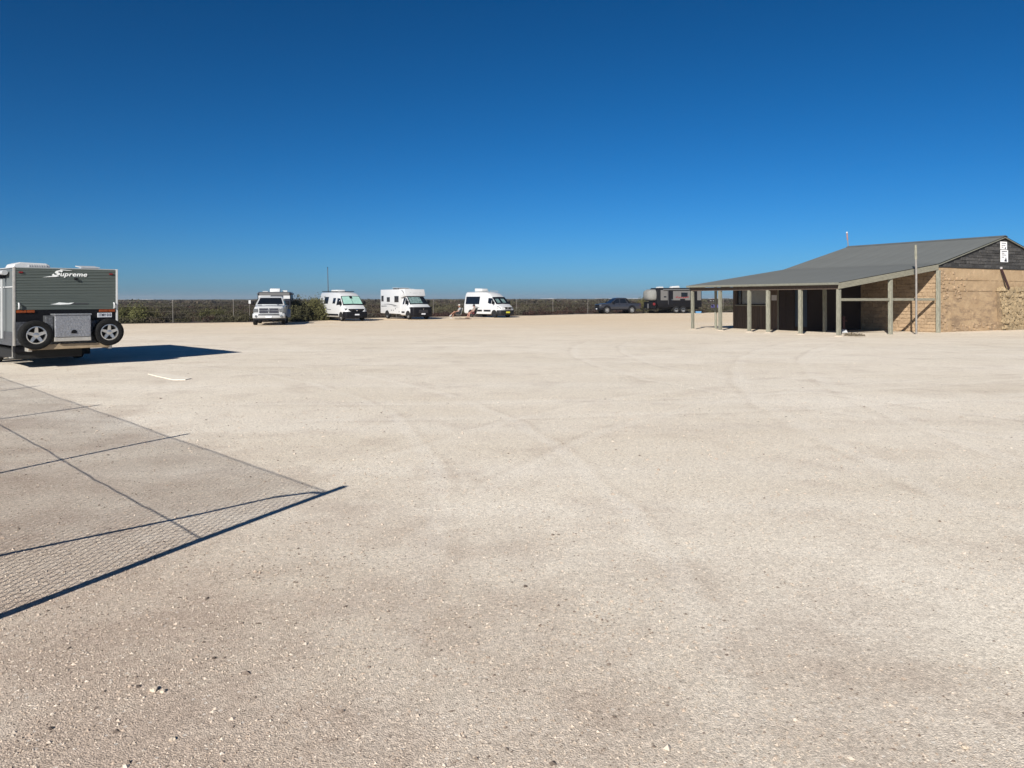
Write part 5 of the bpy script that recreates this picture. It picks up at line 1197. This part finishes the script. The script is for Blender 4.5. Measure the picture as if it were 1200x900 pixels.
def person(loc, rz, label, skin, top, low, headwear, crossed):
    t = thing('person', label, 'person', loc, rz, 'people sitting beside the campers')
    # seated, facing local +x; seat height 0.42
    hip = [Vector((0, s*.09, .50)) for s in (1, -1)]
    knee = [Vector((.43, .14, .53)), Vector((.44, -.13, .52))]; ank = [Vector((.52, .15, .09)), Vector((.60, -.12, .09))]
    if crossed: knee[0] = Vector((.42, .05, .66)); ank[0] = Vector((.74, -.02, .40))
    sh = [Vector((-.14, s*.185, .98)) for s in (1, -1)]; el = [Vector((.04, .26, .72)), Vector((.05, -.25, .72))]; wr = [Vector((.28, .17, .66)), Vector((.27, -.15, .64))]
    neck = Vector((-.13, 0, 1.06)); hc = Vector((-.08, 0, 1.22))
    mb = MB()
    caps(mb, [Vector((0, 0, .50)), Vector((-.07, 0, .72)), Vector((-.13, 0, .90))], [.13, .125, .135], 14)
    caps(mb, [sh[0]*.8+Vector((-.02, 0, .18)), sh[1]*.8+Vector((-.02, 0, .18))], [.085, .085], 12)
    caps(mb, [Vector((-.13, 0, .98)), neck, Vector((-.09, 0, 1.16))], [.06, .055, .055], 10)
    mb.ball(hc, (.095, .075, .118), 16, 12); mb.ball(hc+Vector((.035, 0, -.055)), (.062, .052, .058), 12, 9)
    caps(mb, [hc+Vector((.09, 0, .01)), hc+Vector((.112, 0, -.028))], [.012, .015], 8)
    caps(mb, [hc+Vector((.088, -.02, -.062)), hc+Vector((.088, .02, -.062))], [.010, .010], 8)
    for s in (1, -1):
        mb.ball(hc+Vector((-.005, s*.076, -.005)), (.022, .012, .032), 8, 6); mb.ball(hc+Vector((.082, s*.032, .016)), .014, 8, 6)
    for i in (0, 1):
        caps(mb, [hip[i], knee[i]], [.085, .058], 12); caps(mb, [knee[i], knee[i]*.6+ank[i]*.4+Vector((-.02, 0, 0)), ank[i]], [.056, .056, .036], 12)
        fd = Vector((1, 0, 0)) if not (crossed and i == 0) else Vector((.75, 0, -.65)); fd.normalize()
        caps(mb, [ank[i]+Vector((-.03, 0, -.045)) if not (crossed and i == 0) else ank[i], ank[i]+fd*.16+Vector((0, 0, -.05))], [.040, .030], 10)
        caps(mb, [sh[i], el[i]], [.055, .040], 10); caps(mb, [el[i], wr[i]], [.038, .026], 10)
        hand(mb, wr[i], wr[i]-el[i]+Vector((0, 0, -.05)), (0, 0, 1))
    fuse(mb, 'body', skin, t, .0085)
    mb = MB(); caps(mb, [Vector((0, 0, .52)), Vector((-.07, 0, .72)), Vector((-.13, 0, .91))], [.147, .142, .15], 14); caps(mb, [sh[0]*.8+Vector((-.02, 0, .18)), sh[1]*.8+Vector((-.02, 0, .18))], [.098, .098], 12)
    for i in (0, 1): caps(mb, [sh[i], sh[i]*.45+el[i]*.55], [.070, .062], 10)
    fuse(mb, 'shirt', top, t, .014)
    mb = MB()
    caps(mb, [hip[0], hip[1]], [.125, .125], 12)
    for i in (0, 1): caps(mb, [hip[i], hip[i]*.4+knee[i]*.6], [.105, .082], 12)
    fuse(mb, 'shorts', low, t, .014)
    for i in (0, 1):
        a = ank[i]; fd = Vector((1, 0, 0)) if not (crossed and i == 0) else Vector((.75, 0, -.65)).normalized()
        mb = MB(); caps(mb, [a+Vector((-.035, 0, -.05)), a+fd*.10+Vector((0, 0, -.052)), a+fd*.18+Vector((0, 0, -.055))], [.044, .044, .036], 10)
        fuse(mb, 'shoe', M['plastic_white'] if crossed else M['rust'], t, .012)
    mb = MB(); mb.lathe([(.105, -.02), (.104, .03), (.085, .085), (.05, .115), (.002, .125)], hc+Vector((-.01, 0, .02)), (0, 0, 1), 16); mb.build('hair', M['hair'], t, smooth=60)
    hm, brim = headwear
    mb = MB(); mb.lathe([(.112, .035), (.110, .07), (.09, .12), (.05, .142), (.002, .148)], hc+Vector((-.005, 0, .015)), (0, 0, 1), 18)
    if brim: mb.lathe([(.108, .04), (.19, .028), (.19, .034), (.108, .05)], hc+Vector((-.005, 0, .015)), (0, 0, 1), 20)
    else: mb.prism([(.08, -.07), (.17, -.05), (.195, 0), (.17, .05), (.08, .07)], hc.z+.05, hc.z+.062, 'z')
    mb.build('hat', hm, t, smooth=50)
    return t
def camp_chair(loc, rz, label, canvas):
    t = thing('camp_chair', label, 'chair', loc, rz, 'folding camp chairs beside the campers')
    mb = MB(); mb.prism([(-.20, .40), (.30, .42), (.30, .435), (-.20, .415)], -.27, .27, 'y'); mb.build('seat', canvas, t)
    mb = MB(); mb.prism([(-.20, .42), (-.215, .43), (-.40, 1.02), (-.385, 1.02)], -.27, .27, 'y'); mb.build('backrest', canvas, t)
    for s in (1, -1):
        for pts in (((.30, s*.28, 0), (-.20, s*.28, .41), (-.395, s*.28, 1.03)), ((-.26, s*.28, 0), (.30, s*.28, .43), (.30, s*.28, .62))):
            mb = MB(); mb.tube(pts, .012, 6); mb.build('leg', M['post_steel'], t)
        mb = MB(); mb.box(-.30, .34, s*.28-.03, s*.28+.03, .62, .64); mb.build('armrest', M['black'], t, bevel=.005)
    return t
g1 = G(537.3, 373.2); g2 = G(554.5, 373.0)
a1 = math.radians(196); a2 = math.radians(205)
def back(g, a, d): return (g.x+math.cos(a)*d, g.y+math.sin(a)*d, 0)
camp_chair((g1.x, g1.y, 0), a1, 'folding camp chair under the person with the pale cap', M['canvas_chair_g'])
person((g1.x, g1.y, 0), a1, 'person in pale top and cap sitting cross legged left of the high roof van', M['skin'], M['shirt'], M['shorts'], (M['cap'], False), True)
camp_chair((g2.x, g2.y, 0), a2, 'dark folding camp chair under the person with the dark hat', M['canvas_chair'])
person((g2.x, g2.y, 0), a2, 'person in beige top and dark brimmed hat sitting before the high roof van', mat('pink_skin', (.33, .17, .13), .6, var=.08), M['shirt_b'], M['shorts_b'], (M['hat'], True), False)
gm = G(543, 373.6); mb = MB(); mb.box(-.75, .75, -.45, .45, 0.0, .02); o = tag(mb.build('floor_mat', M['mat_red']), 'dark red brown mat on the ground between the two seated people', 'mat'); o.location = (gm.x, gm.y-.6, 0); o.rotation_euler = (0, 0, .25)

# ------------------------------------------------------------------ wire fence along the scrub
def far_fence():
    key = [Vector((-46, 61, 0)), Vector((-27.6, 62.6, 0)), Vector((-24.1, 66.6, 0)), Vector((-18.9, 71.9, 0)), Vector((-8.6, 84.0, 0)), Vector((.5, 90, 0)), Vector((9.4, 95.5, 0)), Vector((30, 109, 0)), Vector((60, 121, 0)), Vector((90, 128, 0))]
    t = thing('wire_fence', 'wire fence with slim steel posts along the far edge of the gravel', 'fence')
    mbp = MB(); mbp.tube([(0, 0, -.1), (0, 0, 1.85)], .030, 6); mbp.box(-.05, .05, -.02, .02, 1.78, 1.86); pm = mbp.mesh('post'); pm.materials.append(M['picket'])
    pts = []
    for a, b in zip(key, key[1:]):
        L = (b-a).length; n = max(1, round(L/4.6))
        for k in range(n): pts.append(a.lerp(b, k/n))
    pts.append(key[-1])
    for p in pts:
        o = ob('post', pm, None, t); o.location = (p.x, p.y, 0); o.rotation_euler = (random.uniform(-.015, .015), random.uniform(-.02, .02), 0); o.scale = (1, 1, random.uniform(.96, 1.02))
    for z in (.45, .9, 1.35, 1.74):
        mb = MB(); mb.tube([Vector((p.x, p.y, z)) for p in pts], .005, 4); mb.build('wire', M['picket'], t)
    return t
far_fence()

# ------------------------------------------------------------------ chain link fence beside the camera; its shadow falls across the gravel
def near_fence():
    F = Vector((-0.69, 0.725, 0)).normalized(); base = Vector((-3.20, 4.45, 0)); Lsh = 1.99/math.tan(SUN_EL)
    t = thing('chain_link_fence', 'chain link fence with steel posts standing left of the view, its shadow on the gravel', 'fence', base, math.atan2(F.y, F.x))
    L = 4.2*6
    mb = MB(); mb.tube([(0, 0, -.2), (0, 0, 2.0)], .042, 10); mb.build('end_post', M['galv'], t, smooth=50)
    mb = MB(); mb.tube([(0, 0, -.2), (0, 0, 2.02)], .031, 6); pm = mb.mesh('post'); pm.materials.append(M['galv'])
    for k in range(1, 7):
        o = ob('post', pm, None, t); o.location = (4.2*k, 0, 0)
    mb = MB(); mb.tube([(0.02, 0, 1.83), (.16, 0, 1.79), (.40, 0, 1.58), (.63, 0, 1.14), (1.16, 0, .28), (1.34, 0, -.05)], .022, 8); mb.build('brace', M['galv'], t, smooth=50)
    for z, r in ((1.86, .006), (.98, .0055), (.06, .005)):
        pts = []
        for k in range(0, 127): x = L*k/126; pts.append((x, 0.0, z + .014*noise.noise((x*.9, z*5, 0)) + .010*noise.noise((x*3.1, z*3, 2))))
        mb = MB(); mb.tube(pts, r, 5); mb.build('strand_wire', M['galv'], t)
    mb = MB(); d = .055; H0, H1 = .05, 1.86; h = H1-H0; r = .0030      # woven mesh: two sets of diagonal wires
    def strip(x0, z0, x1, z1, y):
        if x1 < x0: pass
        mb.tube([(x0, y, z0), (x1, y, z1)], r, 3, cap=False)
    x = -h
    while x < L:
        xa, za, xb, zb = x, H0, x+h, H1
        if xa < 0: za += -xa; xa = 0
        if xb > L: zb -= xb-L; xb = L
        if xb > xa: strip(xa, za, xb, zb, .002); strip(L-xa, za, L-xb, zb, -.002)
        x += d*1.414
    stuff(mb.build('chain_link', M['galv'], t))
near_fence()

# ------------------------------------------------------------------ haze over the plain
hz = MB(); hz.box(-3600, 3600, -450, 3400, -2.5, 16)
hm = bpy.data.materials.new('thin_haze'); hm.use_nodes = True; hn = hm.node_tree.nodes
hn.remove(hn['Principled BSDF']); pv = hn.new('ShaderNodeVolumePrincipled'); pv.inputs['Density'].default_value = 0.00022; pv.inputs['Color'].default_value = (0.80, 0.87, 0.95, 1)
pv.inputs['Anisotropy'].default_value = 0.2
hm.node_tree.links.new(pv.outputs[0], hn['Material Output'].inputs['Volume'])
stuff(hz.build('haze', hm))
